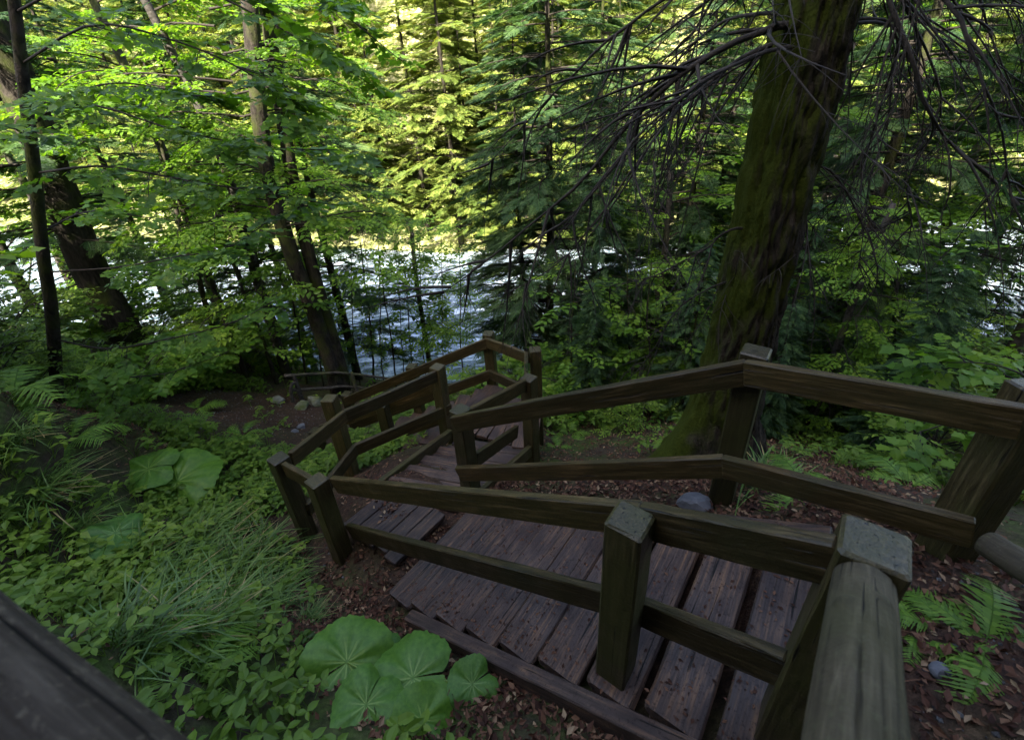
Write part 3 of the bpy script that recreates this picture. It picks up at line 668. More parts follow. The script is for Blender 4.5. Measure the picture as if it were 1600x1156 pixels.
def L3(pxs):
    return [at_y(u, v, y)-np.array([bx, by, bz]) for u, v, y in pxs]
specs = [
    (L3([(1225, 40, 3.4), (1120, 80, 3.3), (1010, 160, 3.3), (900, 290, 3.4), (780, 390, 3.5), (690, 460, 3.6)]), .034),
    (L3([(1220, 60, 3.5), (1130, 105, 3.7), (1040, 190, 3.9), (960, 300, 4.1), (880, 400, 4.2), (800, 450, 4.4)]), .026),
    (L3([(1215, 75, 3.3), (1110, 120, 3.0), (1000, 210, 2.9), (900, 330, 2.9), (800, 400, 2.9)]), .020),
    (L3([(1235, -60, 3.4), (1120, -40, 3.4), (1000, 30, 3.5), (880, 130, 3.6), (760, 260, 3.8)]), .028),
    (L3([(1235, 20, 3.6), (1120, 40, 4.2), (1040, 130, 4.6), (1020, 240, 4.8), (1035, 330, 4.8)]), .022),
    (L3([(1140, 360, 3.4), (1080, 395, 3.5), (1010, 430, 3.6), (935, 445, 3.7)]), .014),
    (L3([(1360, 30, 3.6), (1400, 60, 3.6), (1385, 190, 3.7), (1350, 300, 3.7), (1330, 430, 3.7)]), .016),
    (L3([(1360, -60, 3.4), (1400, 40, 3.2), (1440, 160, 3.1), (1490, 230, 3.1), (1570, 300, 3.1), (1640, 350, 3.1)]), .024),
    (L3([(1360, -80, 3.4), (1480, -10, 3.0), (1530, 90, 2.8), (1570, 200, 2.8), (1590, 320, 2.8)]), .022),
    (L3([(1330, 40, 3.5), (1410, 60, 3.7), (1400, 170, 3.6), (1340, 260, 3.5), (1310, 330, 3.5)]), .017),
    (L3([(1350, -70, 3.5), (1420, 30, 3.9), (1470, 170, 4.0), (1420, 290, 4.0), (1450, 400, 4.0)]), .020),
    (L3([(1290, 260, 3.5), (1340, 320, 3.4), (1375, 400, 3.3), (1370, 450, 3.3), (1335, 500, 3.3)]), .013),
    (L3([(1255, 330, 3.5), (1262, 400, 3.3), (1268, 480, 3.2), (1260, 560, 3.2)]), .012),
    (L3([(1370, -120, 3.4), (1500, -60, 3.8), (1560, 60, 4.0), (1610, 200, 4.1)]), .022),
    (L3([(1130, 440, 3.5), (1060, 480, 3.7), (1010, 560, 3.8), (960, 600, 3.9)]), .012),
    (L3([(1240, -90, 3.6), (1150, -50, 4.4), (1080, 60, 5.0), (990, 130, 5.4), (900, 210, 5.6)]), .024)]
for k, (pl, rad) in enumerate(specs):                 # every limb starts inside the trunk
    if np.hypot(pl[0][0], pl[0][1]) < .9: pl.insert(0, np.array([.012*pl[0][2], 0, pl[0][2]-.05]))
bms, nd = hang_branches(5, specs)
for me in bms: o = link('branch', me, mat=M_TWIG); o.parent = mt_root
o = link('needles', nd, mat=M_CONIFER); o.parent = mt_root

# ---- broadleaf trees on the left
def pxline(l, foot):
    return [at_y(u, v, y)-np.array(foot) for u, v, y in l]
f4 = gpx(90, 628); y4 = f4[1]
tr4 = pxline([(92, 660, y4), (88, 590, y4), (80, 480, y4), (66, 390, y4), (54, 270, y4), (42, 170, y4), (30, 70, y4), (15, -60, y4), (0, -200, y4)], f4)
brs = [pxline(l, f4) for l in (
    [(78, 425, y4), (180, 418, y4-.1), (270, 402, y4-.2), (360, 385, y4-.3), (440, 330, y4-.4)],
    [(86, 530, y4), (170, 545, y4-.2), (270, 528, y4-.3), (360, 505, y4-.2), (430, 470, y4-.1)],
    [(90, 585, y4), (150, 590, y4-.2), (250, 585, y4-.4), (330, 560, y4-.5)],
    [(50, 160, y4), (150, 165, y4-.3), (280, 205, y4-.5), (420, 230, y4-.6), (540, 235, y4-.5)],
    [(60, 270, y4), (160, 260, y4-.4), (280, 280, y4-.5), (400, 300, y4-.6), (520, 320, y4-.5)],
    [(35, 100, y4), (140, 40, y4-.5), (260, 60, y4-.8), (380, 110, y4-1), (470, 180, y4-1)],
    [(25, 20, y4), (150, -40, y4-.6), (300, -20, y4-.9), (430, 40, y4-1.1), (560, 120, y4-1.1)],
    [(46, 200, y4), (110, 150, y4-.4), (190, 130, y4-.6), (300, 150, y4-.7)],
    [(70, 360, y4), (140, 330, y4+.4), (230, 340, y4+.6), (330, 350, y4+.7)],
    [(20, -30, y4), (200, -120, y4-.4), (380, -80, y4-.6), (520, 10, y4-.6), (620, 90, y4-.5)],
    [(50, 230, y4), (20, 200, y4-.4), (-30, 220, y4-.7), (-80, 260, y4-.9)])]
place_tree('broadleaf_tree', 'thin dark leafy tree at the left edge with long level branches', 'tree', f4, broad_parts(21, tr4, .075, brs, BL, 7.0, .45, .46, .0, .013), (M_BARK, M_TWIG, M_BROAD), NM_B)
f2 = gpx(530, 618); yt = f2[1]
twin = thing('twin_trunk_tree', 'double-stemmed grey tree beside the trail and the pale railing', 'tree', f2, None)
def trunkmesh(pts, r0, r1, seed, S=26, n=70):
    C = spline(pts, n); V, T, Q = tube(C, np.linspace(r0, r1, n)*np.where(np.linspace(0, 1, n) < .06, 1.18, 1), S, False)
    V = V.reshape(n, S, 3); u = np.arange(S)/S*10; ss = np.linspace(0, 1, n)*14
    dr = .02*fbm(u[None]+0*ss[:, None], ss[:, None]+0*u[None], seed, 4); ctr = V.mean(1, keepdims=True); V = ctr+(V-ctr)*(1+dr[..., None]*4)
    return arr_mesh('trunk', V.reshape(-1, 3), None, Q, None, True)
for l, r0, r1, s in (([(533, 640, yt), (520, 580, yt), (487, 480, yt), (450, 380, yt), (415, 250, yt), (400, 120, yt), (385, -60, yt)], .165, .115, 2),
                     ([(541, 640, yt+.12), (534, 580, yt+.14), (505, 480, yt+.2), (478, 380, yt+.28), (455, 270, yt+.35), (430, 110, yt+.4), (405, -60, yt+.4)], .145, .10, 5)):
    o = link('trunk', trunkmesh(pxline(l, f2), r0, r1, s), mat=M_BARK); o.parent = twin
r_ = np.random.default_rng(4)
base2 = lambda z: (np.interp(z, [-1, 8], [0, -.3]), 0)
bb = crown_branches(31, base2, 10, 3.6, 7.4, 2.4, .08, (-.5, 1.2), .3)+crown_branches(33, base2, 10, 3.6, 7.4, 2.4, .08, (2.2, 3.6), .3)
q = broad_parts(32, [(0, 0, 0), (0, 0, .1), (0, 0, .2)], .05, bb, BS, 5.0, .5, .8)
for me, mt, nm in ((q[1], M_TWIG, 'branches'), (q[2], M_BROAD, 'leaves')): o = link(nm, me, mat=mt); o.parent = twin
f3 = at_z(192, 528, -4.3); f3[2] = hz(f3[0], f3[1]); y3 = f3[1]
big = thing('leaning_trunk_tree', 'thick dark leaning trunk behind the thin left tree', 'tree', f3)
o = link('trunk', trunkmesh(pxline([(215, 560, y3), (190, 510, y3), (140, 420, y3), (100, 320, y3), (55, 200, y3), (15, 100, y3), (-50, -60, y3)], f3), .33, .25, 9, 36), mat=M_BARK); o.parent = big
bb = crown_branches(41, lambda z: (-.15*z, 0), 22, 1.5, 6.5, 2.4, .1)
q = conifer_parts(15, 11, .1, 2.6, 2.2, .34, 4)
for me, mt, nm in ((q[1], M_TWIG, 'branches'), (q[2], M_CONIFER, 'needles')): o = link(nm, me, mat=mt); o.parent = big

# procedural broadleaf prototypes for the mid bank
def broad_proto(seed, h, L, n, z0):
    r = np.random.default_rng(seed); tp = [(0, 0, -.3), (.05, .02, h*.3), (r.uniform(-.2, .2), r.uniform(-.2, .2), h*.65), (r.uniform(-.4, .4), r.uniform(-.3, .3), h)]
    S_ = spline(tp, 30); bf = lambda z: (np.interp(z, S_[:, 2], S_[:, 0]), np.interp(z, S_[:, 2], S_[:, 1]))
    return broad_parts(seed+1, tp, .07+.006*h, crown_branches(seed+2, bf, n, z0, h, L, .18, None, .22), BS, 4.5, .5, .85)
bp = [broad_proto(51, 8.0, 2.2, 26, 1.8), broad_proto(61, 6.5, 1.9, 22, 1.2), broad_proto(71, 9.5, 2.4, 28, 2.6)]
for k, (x, y, c, sc, lab) in enumerate((
        (-5.6, 9.6, 0, 1.0, 'leafy tree behind the trail left of the twin trunk'),
        (-7.6, 11.2, 2, 1.0, 'tall leafy tree on the bank behind the trail'),
        (-10.5, 9.5, 1, 1.1, 'leafy tree behind the thick leaning trunk at far left'),
        (-12.5, 12.5, 0, 1.1, 'far left leafy tree close to the river'),
        (-6.6, 13.0, 0, .9, 'leafy riverside tree in line with the trail'),
        (-2.6, 12.0, 1, .8, 'low leafy tree at the water just left of centre'),
        (4.9, 8.8, 1, 1.0, 'bright leafy tree between slender spruce and mossy trunk'),
        (2.9, 8.3, 1, .75, 'small leafy tree left of the mossy trunk'),
        (6.6, 9.7, 0, .95, 'leafy tree behind the drooping twigs right of the mossy trunk'),
        (8.2, 6.2, 1, .9, 'leafy tree at the right edge above the far railing'),
        (5.0, 6.0, 1, .6, 'young leafy tree just behind the far-right railing'),
        (10.5, 10.5, 2, 1.0, 'tall leafy tree at far right near the river'), (-9.4, 13.6, 1, .75, 'low leafy tree at the waterline on the left'))):
    place_tree('broadleaf_tree', lab, 'tree', grow(x, y), bp[c], MT_B, NM_B, k*2.3+.4, sc, G_MID)
# slim stems along the bank
STEMS = ['slim leaning stem nearest the thick leaning trunk', 'slim leaning stem, second right of the thick leaning trunk', 'slim leaning stem, third right of the thick leaning trunk', 'stoutest slim stem leaning just left of the twin trunk', 'slim leaning stem between the third stem and the stoutest one',
    'thin sapling touching the left of the twin trunk', 'thin sapling right of the twin trunk, thickest of three', 'thin sapling right of the twin trunk, middle of three', 'thin sapling right of the twin trunk, nearest the platform', 'hair-thin stem against the foot of the mossy trunk', 'thin dark stem rising right of the mossy trunk',
    'slender dark stem at the right edge behind the railing', 'short thin stem right beside the middle far post', 'thin stem right of the central spruce', 'short thin stem between central spruce and platform', 'thin pale stem left of the thin dark leafy tree']
EXTRA = [(562, 602, 1, .018), (600, 600, 1, .022), (632, 602, 1, .016), (666, 600, .6, .020), (692, 602, .4, .016), (722, 604, .3, .022), (888, 640, 0, .020), (985, 630, -.3, .022), (1012, 640, -.4, .018), (1075, 620, -.6, .022), (1300, 640, -1, .022), (1460, 660, -1.3, .024), (505, 604, 1, .018), (1345, 650, -1, .018)]
STEMS += ['hairline sapling before the river, %s right of the twin trunk' % w_ for w_ in ('first', 'second', 'third', 'fourth', 'fifth', 'sixth')]+['hairline sapling just right of the lower platform', 'hairline sapling above the left half of the far railing', 'hairline sapling left of the slender spruce', 'hairline sapling touching the left of the mossy trunk',
    'hairline sapling first right of the middle far post', 'hairline sapling above the right half of the far railing', 'hairline sapling against the right side of the twin trunk', 'hairline sapling second right of the middle far post']
for k, (l, rad) in enumerate((([(318, 530), (300, 470), (272, 400), (240, 310), (205, 200)], .06), ([(350, 570), (325, 490), (298, 400), (270, 310), (240, 190)], .07), ([(385, 590), (362, 520), (335, 440), (305, 350), (262, 240)], .065),
        ([(455, 585), (440, 530), (420, 460), (398, 380), (372, 280)], .075), ([(432, 600), (415, 540), (392, 480), (360, 390)], .05), ([(478, 600), (470, 540), (458, 470), (440, 380)], .03), ([(585, 600), (580, 540), (572, 470), (560, 380)], .035),
        ([(618, 606), (612, 540), (603, 470), (590, 390)], .025), ([(647, 600), (640, 550), (635, 480), (628, 400)], .025), ([(1160, 640), (1150, 590), (1155, 520), (1160, 440)], .022), ([(1385, 640), (1392, 560), (1398, 470), (1408, 380)], .035),
        ([(1572, 700), (1588, 600), (1604, 500), (1620, 380)], .05), ([(1320, 660), (1326, 590), (1335, 520)], .02), ([(950, 640), (946, 590), (944, 520), (940, 440)], .03), ([(915, 640), (914, 600), (910, 520)], .02), ([(36, 500), (48, 420), (58, 300), (66, 180)], .04))+tuple(([(u, v), (u-4*sg, v-60), (u-7*sg, v-130), (u-12*sg, v-230)], rd) for u, v, sg, rd in EXTRA)):
    ft = gpx(*l[0]); pl = pxline([(u, v, ft[1]) for u, v in l], ft); pl[0][2] -= .1
    ac = Acc(); C = spline(pl, 20); C[1:, :2] += np.cumsum(RNG.normal(0, .012, (19, 2)), 0); ac.add(*tube(C, np.linspace(rad, rad*.45, 20), 8))
    rt = thing('slim_tree', STEMS[k], 'tree', ft, 'slim stems on the bank')
    o = link('stem', ac.mesh('stem', True), mat=M_BARK); o.parent = rt
    ac = Acc(); fo = Acc()
    for _ in range(14):
        t_ = RNG.uniform(.25, 1); q = np.array([np.interp(t_, np.linspace(0, 1, 20), C[:, i]) for i in range(3)]); d = RNG.normal(0, 1, 3); d[2] = RNG.uniform(-.2, .4); d /= np.linalg.norm(d); Lb = RNG.uniform(.3, .9)
        Q_ = q+d*np.linspace(0, Lb, 5)[:, None]+np.array([0, 0, -.15])*(np.linspace(0, 1, 5)**2)[:, None]; ac.add(*tube(Q_, np.linspace(.008, .002, 5), 3, False))
        fo.stamp(BS[_ % 2], frames(np.repeat(d[None], 2, 0)+RNG.normal(0, .4, (2, 3))*[1, 1, .3], scale=RNG.uniform(.5, .9, 2)), Q_[[2, 4]], RNG.random(2))
    o = link('branches', ac.mesh('branches'), mat=M_TWIG); o.parent = rt; o = link('leaves', fo.mesh('leaves'), mat=M_BROAD); o.parent = rt
# ---- far slope across the river
fbp = [broad_proto(151, 9, 3.2, 34, 1.0), broad_proto(161, 7, 3.0, 30, .5)]
farc = [conifer_parts(171, 14, .14, 2.8, .8, .5, 5, .9, tp=CSF), conifer_parts(172, 11, .12, 2.4, .6, .5, 5, .9, tp=CSF)]
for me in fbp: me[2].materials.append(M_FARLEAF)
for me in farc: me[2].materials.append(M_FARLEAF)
rf = np.random.default_rng(77); cnt = 0; spots = []
for tries in range(4000):
    y = 26+rf.random()**1.3*46; x = rf.uniform(-1.0, 1.0)*(y*1.15+4); e = float(yedge(x))+13.3
    if y < e: continue
    if abs(x/y+.18) < .06 and y > 33 and rf.random() < .7: continue
    if any((x-a)**2+(y-b)**2 < (1.7+.02*y)**2 for a, b in spots): continue
    spots.append((x, y)); cnt += 1
    if cnt >= 270: break
for q in range(26):
    x = -22+44*q/25+rf.normal(0, .4); spots.append((x, float(yedge(x))+13.2+rf.random()*1.5))
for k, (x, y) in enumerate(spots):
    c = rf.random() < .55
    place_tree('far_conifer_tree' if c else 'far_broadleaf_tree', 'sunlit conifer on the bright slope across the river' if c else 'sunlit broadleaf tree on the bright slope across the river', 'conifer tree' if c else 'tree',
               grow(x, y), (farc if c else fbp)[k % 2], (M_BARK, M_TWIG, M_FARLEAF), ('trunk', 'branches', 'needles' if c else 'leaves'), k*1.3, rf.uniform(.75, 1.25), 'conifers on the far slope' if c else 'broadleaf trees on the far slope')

# ------------------------------------------------------------------ understorey
shr = [broad_parts(200+s, [(0, 0, -.1), (0, 0, .1), (.02, 0, .3)], .012, crown_branches(210+s, lambda z: (0, 0), 11, .08, .55, .75, .5, None, .25), [BS, BL][s], 7, .25, .45, .1, .008) for s in (0, 1)]
rs = np.random.default_rng(8)
sp = []
for _ in range(3000):
    x, y = rs.uniform(-12, 9), rs.uniform(3.6, 12.2); a, n = x*D1[0]+y*D1[1], x*D2[0]+y*D2[1]
    if y > yedge(x)-.2: continue
    if -1.5 < a < 5.5 and .2 < n < 5.2: continue
    if 2 < a < 6.5 and n < 5: continue
    if (x-bx)**2+(y-by)**2 < 1.2: continue
    if x > 1.8 and y < 6.6 and rs.random() < .85: continue
    if -6.6 < x < -2 and 3.9 < y < 9.0: continue
    if -6 < x < .6 and y > 8: continue
    if any((x-u)**2+(y-v)**2 < .40 for u, v in sp): continue
    sp.append((x, y))
    if len(sp) >= 95: break
sp += [(4.6, 2.7), (5.0, 1.9), (5.4, 2.9), (4.3, 3.5)]
for k, (x, y) in enumerate(sp):
    place_tree('leafy_shrub', 'small leafy shrub on the slope %s' % ('left of the stairs' if x < -1 else 'below the stairs toward the river' if x < 2.2 else 'right of the mossy trunk'), 'shrub', grow(x, y), shr[k % 2], (M_TWIG, M_TWIG, M_BROAD if k % 3 else M_HERB), ('stem', 'branches', 'leaves'), k*1.1, rs.uniform(.7, 1.5),
               'shrubs left of the stairs' if x < -1 else 'shrubs below the stairs' if x < 2.2 else 'shrubs right of the mossy trunk')

# ground cover of small herbs
HLEAF = (np.array([(0, 0, 0), (.38, .30, .05), (1, 0, -.10), (.38, -.30, .05), (.5, 0, -.02)]), np.array([(4, 1, 0), (4, 2, 1), (4, 3, 2), (4, 0, 3)]), None)
def herb_tpl(seed, lf=HLEAF):
    r = np.random.default_rng(seed); ac = Acc()
    for s in range(4):
        az = r.uniform(0, 6.28); l = r.uniform(.04, .12); d = np.array([math.cos(az), math.sin(az)]); top = np.array([d[0]*l, d[1]*l, r.uniform(.05, .16)])
        V, T, Q = tube(np.array([[0, 0, 0], [d[0]*l*.4, d[1]*l*.4, top[2]*.7], top]), .0016, 3, False); ac.add(V, T, Q, .3)
        for q in (-1.9, 0, 1.9):
            a = az+q; D = np.array([[math.cos(a), math.sin(a), r.uniform(-.35, .1)]]); ac.stamp(lf, frames(D, roll=r.normal(0, .3, 1), scale=r.uniform(.035, .066)), top[None], r.random(1))
    return np.concatenate(ac.V), np.concatenate(ac.T), np.concatenate(ac.Q), np.concatenate(ac.var)
HT = [herb_tpl(s) for s in (1, 2, 3)]; HTN = [herb_tpl(s, LEAF) for s in (1, 2, 3)]
def scatter(n, box, keep, seed):
    r = np.random.default_rng(seed); x = r.uniform(box[0], box[1], n); y = r.uniform(box[2], box[3], n); k = keep(x, y, r.random(n)); return x[k], y[k], hgt(x[k], y[k]), r
def AN(x, y): return x*D1[0]+y*D1[1], x*D2[0]+y*D2[1]
def keep_herb(x, y, u):
    a, n = AN(x, y); d = np.clip(.5+1.7*fbm(x*.9, y*.9, 51), .04, 1)
    d = np.where((n > .75) & (n < 2.9) & (a > -1.3) & (a < 3.3), 0, d); d = np.where((a > 2.2) & (a < 4.15) & (n > .95) & (n < 4.8), 0, d)
    d = np.where((n > .45) & (n <= .75) & (a < 2.2), d*.12, d)
    d = np.where(((x+4.4)/2.0)**2+((y-7.0)/1.55)**2 < 1, .01, d); d = np.where((x-1.3)**2/2.2+(y-3.2)**2/1.2 < 1, d*.05, d)
    d = np.where((n > 2.6) & (x > .8), d*.22, d); d = np.where((a > -.5) & (a < 2.7) & (n > 2.2) & (n < 4.4), d*.05, d); d = np.where((a > 2.2) & (a < 4.3) & (n > 1) & (n < 4.8), 0, d); d = np.where(np.hypot(x, y) < 3.6, d*.6, d)
    d = np.where(((x+5.3)/1.2)**2+((y-4.0)/.9)**2 < 1, d*.12, d); d = np.where((np.hypot(x, y) < .9) | (np.hypot(x+.78, y-1.36) < .42), 0, d); return u < d
x, y, z, r = scatter(14000, (-8, 6.5, .1, 8.5), keep_herb, 61); ac = Acc()
near = np.hypot(x, y); Rz = r.uniform(0, 6.28, len(x)); S_ = r.uniform(.7, 1.5, len(x))*(1+.06*near)
R = np.zeros((len(x), 3, 3)); R[:, 0, 0] = np.cos(Rz); R[:, 0, 1] = -np.sin(Rz); R[:, 1, 0] = np.sin(Rz); R[:, 1, 1] = np.cos(Rz); R[:, 2, 2] = 1; R *= S_[:, None, None]
P = np.stack([x, y, z-.01], 1); vr = np.clip(.5+.5*fbm(x*.7, y*.7, 71)+r.normal(0, .15, len(x)), 0, 1)
kind_ = np.arange(len(x)) % 3; nr_ = near < 3.4
for s in range(3):
    for tp_, sel in ((HTN[s], nr_ & (kind_ == s)), (HT[s], ~nr_ & (kind_ == s))): ac.stamp(tp_, R[sel], P[sel], vr[sel])
o = link('herb_cover', ac.mesh('herb_cover'), mat=M_HERB); tag(o, 'low green herbs covering the forest floor', 'ground cover'); o['kind'] = 'stuff'
# dead leaves and needles on the ground and on the steps
def keep_lit(x, y, u):
    a, n = AN(x, y); d = np.full(x.shape, .18); d = np.where((n > .3) & (n < 1.15) & (a > -.3) & (a < 3.9), 1, d); d = np.where((a > 2.1) & (a < 3.9) & (n >= 1.1) & (n < 2.1), .45, d)
    d = np.where((n > 2.3) & (n < 4.3) & (a > -1) & (a < 2.6), .8, d); d = np.where((x > .2) & (y > 2.8), .85, d); d = np.where(((x+5.7)/1.4)**2+((y-4.2)/1.1)**2 < 1, 1, d); d = np.where((n > 1.1) & (n < 2.6) & (a > -2) & (a < -.35), .6, d)
    d = np.where((n >= .9) & (n <= 2.35) & (a > -.35) & (a < 2.2), 0, d); return u < d
LV = (np.array([(0, 0, 0), (.4, .26, .10), (1, 0, .04), (.4, -.26, .10)]), np.array([(0, 2, 1), (0, 3, 2)]), None)
x, y, z, r = scatter(66000, (-7.6, 5.2, -.2, 6.8), keep_lit, 62); n = len(x); ac = Acc()
D = np.stack([np.cos(r.uniform(0, 6.28, n)), np.sin(r.uniform(0, 6.28, n)), r.normal(0, .25, n)], 1)
ac.stamp(LV, frames(D, roll=r.normal(0, .6, n), scale=r.uniform(.018, .055, n)), np.stack([x, y, z+r.uniform(.002, .02, n)], 1), r.random(n))
def keep_lit2(x, y, u):
    a, n = AN(x, y); d = np.where((n > .35) & (n < 1.02) & (a > -.3) & (a < 3.9), 1, 0.); d = np.where((a > 2.25) & (a < 3.2) & (n > 1.0) & (n < 1.9), .5, d)
    d = np.where((n > 2.35) & (n < 3.6) & (a > -.8) & (a < 2.4), .8, d); d = np.where((n > 1.0) & (n < 2.6) & (a > -2) & (a < -.4), .45, d); return u < d*np.clip(.75+1.2*fbm(x*2.2, y*2.2, 91), 0, 1)
x, y, z, r = scatter(60000, (-2.9, 2.6, .1, 4.2), keep_lit2, 64); n = len(x)
D = np.stack([np.cos(r.uniform(0, 6.28, n)), np.sin(r.uniform(0, 6.28, n)), r.normal(0, .3, n)], 1)
ac.stamp(LV, frames(D, roll=r.normal(0, .7, n), scale=r.uniform(.02, .06, n)), np.stack([x, y, z+r.uniform(.002, .035, n)], 1), r.random(n)**1.3)
n = 1500; a = r.uniform(-.3, 2.1, n); nn_ = 1.06+1.2*r.random(n)**1.3; k = np.ceil((a-.215)/RUN); nose = .215+RUN*k; ok = (nose-a) < .21; a, nn_, nose = a[ok], nn_[ok], nose[ok]; n = len(a)
Pt = D1*a[:, None]+D2*nn_[:, None]; Pt[:, 2] = tz(nose)-.02+.004
D = np.stack([np.cos(r.uniform(0, 6.28, n)), np.sin(r.uniform(0, 6.28, n)), r.normal(0, .1, n)], 1)
ac.stamp(LV, frames(D, roll=r.normal(0, .2, n), scale=r.uniform(.008, .03, n)), Pt, r.random(n)*.8)
x, y, z, r = scatter(500, (-4, 4, .3, 5.5), keep_lit, 63)
for i in range(len(x)):
    d = np.array([*r.normal(0, 1, 2), .05]); d /= np.linalg.norm(d); ac.add(*tube(np.array([x[i], y[i], z[i]+.012])+d*np.linspace(-.5, .5, 4)[:, None]*r.uniform(.06, .3)+r.normal(0, .008, (4, 3))*[1, 1, .3], .0025, 3, False), .7)
o = link('leaf_litter', ac.mesh('leaf_litter'), mat=M_LITTER); tag(o, 'reddish brown dead leaves and twigs strewn beside the steps', 'leaf litter'); o['kind'] = 'stuff'

# small stones in the bare soil
GV = np.array([(1, 0, 0), (-1, 0, 0), (0, .8, 0), (0, -.8, 0), (0, 0, .6), (0, 0, -.6)]); GT = np.array([(4, 0, 2), (4, 2, 1), (4, 1, 3), (4, 3, 0), (5, 2, 0), (5, 1, 2), (5, 3, 1), (5, 0, 3)])
def keep_gr(x, y, u):
    a, n = AN(x, y); d = np.where(((x+4.6)/2.0)**2+((y-7.1)/1.1)**2 < 1, .9, .03); d = np.where((n > .9) & (n < 2.7) & (a > -2) & (a < -.35), .8, d); d = np.where((a > 2.2) & (a < 3.4) & (n > 1.0) & (n < 2), .3, d)
    return u < np.where((n > .9) & (n < 2.4) & (a > -.4) & (a < 2.2), 0, d)
x, y, z, r = scatter(26000, (-7, 3.5, -.2, 8.6), keep_gr, 66); n = len(x); ac = Acc(); D = r.normal(0, 1, (n, 3))*[1, 1, .4]
ac.stamp((GV, GT, None), frames(D, scale=.005+.016*r.random(n)**3), np.stack([x, y, z+.002], 1), r.random(n))
M_GRAVEL = leafmat('gravel', [(0, (.02, .018, .018)), (.6, (.06, .055, .055)), (1, (.16, .155, .16))], 0, .7, (1, 1, 1), .3)
o = link('gravel', ac.mesh('gravel'), mat=M_GRAVEL); tag(o, 'loose gravel in the dark soil of the trail', 'gravel'); o['kind'] = 'stuff'

# grass tussocks
def tussock(seed, n=170, L=.66):
    r = np.random.default_rng(seed); ac = Acc(); m = 7; t_ = np.linspace(0, 1, m)
    for k in range(n):
        az = r.uniform(0, 6.28); dry = r.random() < .17; l = L*r.uniform(.55, 1.25); lean = r.uniform(.45, 1.45)*(1.3 if dry else 1); d = np.array([math.cos(az)+.75, math.sin(az)+.25, 0]); d /= np.linalg.norm(d)+1e-3; s = np.array([-d[1], d[0], 0])
        o_ = np.array([*r.normal(0, .11, 2), -.02]); hgt_ = l*(.75 if not dry else .25)
        C = o_+d*(l*lean*.8*t_**1.5)[:, None]+np.array([0, 0, 1])*(hgt_*(t_-.62*lean*t_**2.2))[:, None]+s*(r.normal(0, .16)*l*t_**2)[:, None]
        wd = r.uniform(.0045, .0095)*np.sin(np.pi*np.clip(.18+.82*(1-t_), 0, 1)*.6+.05); wd[-1] = .0006
        nz = np.array([0, 0, .35]); V = np.concatenate([C-s*wd[:, None], C+nz*(wd*-.5)[:, None], C+s*wd[:, None]])
        i = np.arange(m-1); ac.add(V, None, np.concatenate([np.stack([i, i+m, i+m+1, i+1], 1), np.stack([i+m, i+2*m, i+2*m+1, i+m+1], 1)]), 1.0 if dry else np.clip(r.random()*.8, 0, .8))
    return ac.mesh('blades', True)
TS = [tussock(1), tussock(2, 140, .58), tussock(3, 130, .8)]
for k, (u, v, sc, lab) in enumerate(((330, 905, 1.0, 'arching grass tussock with straw-coloured old blades beneath'), (250, 945, 1.0, 'grass tussock nearest the dark log corner'), (395, 880, .9, 'grass tussock closest to the paired corner posts'), (305, 850, .9, 'grass tussock under the large round leaf'),
        (420, 950, .8, 'grass tussock above the front butterbur leaves'), (190, 900, .9, 'grass tussock by the smaller round leaf'), (60, 770, .9, 'grass tussock at the left edge above the log corner'), (200, 1010, .9, 'grass tussock beside the front ferns'),
        (330, 985, .8, 'grass tussock just behind the front fern'), (1195, 760, .7, 'small grass tussock behind the far railing foot'), (110, 830, .8, 'grass tussock left of the smaller round leaf'), (360, 930, .9, 'grass tussock in the middle of the arching clump'), (290, 895, .9, 'grass tussock at the left of the arching clump'), (445, 905, .7, 'grass tussock at the right of the arching clump near the small fern'), (270, 1000, .7, 'low grass tussock over the front ferns'), (480, 970, .4, 'tiny grass tuft by the corner post foot'), (15, 690, .8, 'hanging grass tussock on the red earth bank'))):
    P = gpx(u, v); rt = thing('grass_tussock', lab, 'grass', P-np.array([0, 0, .02]), 'grass tussocks'); o = bpy.data.objects.new('blades', TS[k % 3]); COL.objects.link(o); o.parent = rt
    if not TS[k % 3].materials: TS[k % 3].materials.append(M_GRASS)
    rt.rotation_euler = (0, 0, .7*math.sin(k*2.1)); rt.scale = (sc*.85,)*3

# ferns
def frond_mesh(seed):
    r = np.random.default_rng(seed); ac = Acc(); m = 20; t_ = np.linspace(0, 1, 14)
    C = np.stack([.82*t_**1.05, 0*t_, .62*t_-.62*t_**2.2], 1); ac.add(*tube(C, np.linspace(.007, .002, 14), 4, False), .3)
    for k in range(m):
        tt = .14+.85*k/m; p = np.array([np.interp(tt, t_, C[:, i]) for i in range(3)]); g = np.array([np.interp(min(1, tt+.03), t_, C[:, i]) for i in range(3)])-p; g /= np.linalg.norm(g)
        l = .25*math.sin(math.pi*min(1, (.22+.78*(1-tt)))**1.25*.98+.02)*1.0*(1 if tt > .25 else .75)+.012
        for sd in (1, -1):
            l *= r.uniform(.88, 1.1); d = g*r.uniform(.35, .55)+np.array([0, sd, 0])*.9+np.array([0, 0, -r.uniform(.05, .25)]); d /= np.linalg.norm(d); up_ = np.cross(g, d)*sd; s = np.cross(up_, d); nseg = 6; wv = .046*(1-tt*.4)
            q = np.linspace(0, 1, nseg+1); wid = wv*(1-q)**.7*(1+.35*np.where(np.arange(nseg+1) % 2, 1, -1))+.001; X = p+d*(q*l)[:, None]+np.array([0, 0, -.07])*(q**2*l)[:, None]
            V = np.concatenate([X-s*wid[:, None]*.5, X+s*wid[:, None]*.5]); i = np.arange(nseg); ac.add(V, None, np.stack([i, i+1, i+nseg+2, i+nseg+1], 1), r.uniform(.2, 1))
    return ac.mesh('frond')
FM = [frond_mesh(1), frond_mesh(2)]
for me in FM: me.materials.append(M_FERN)
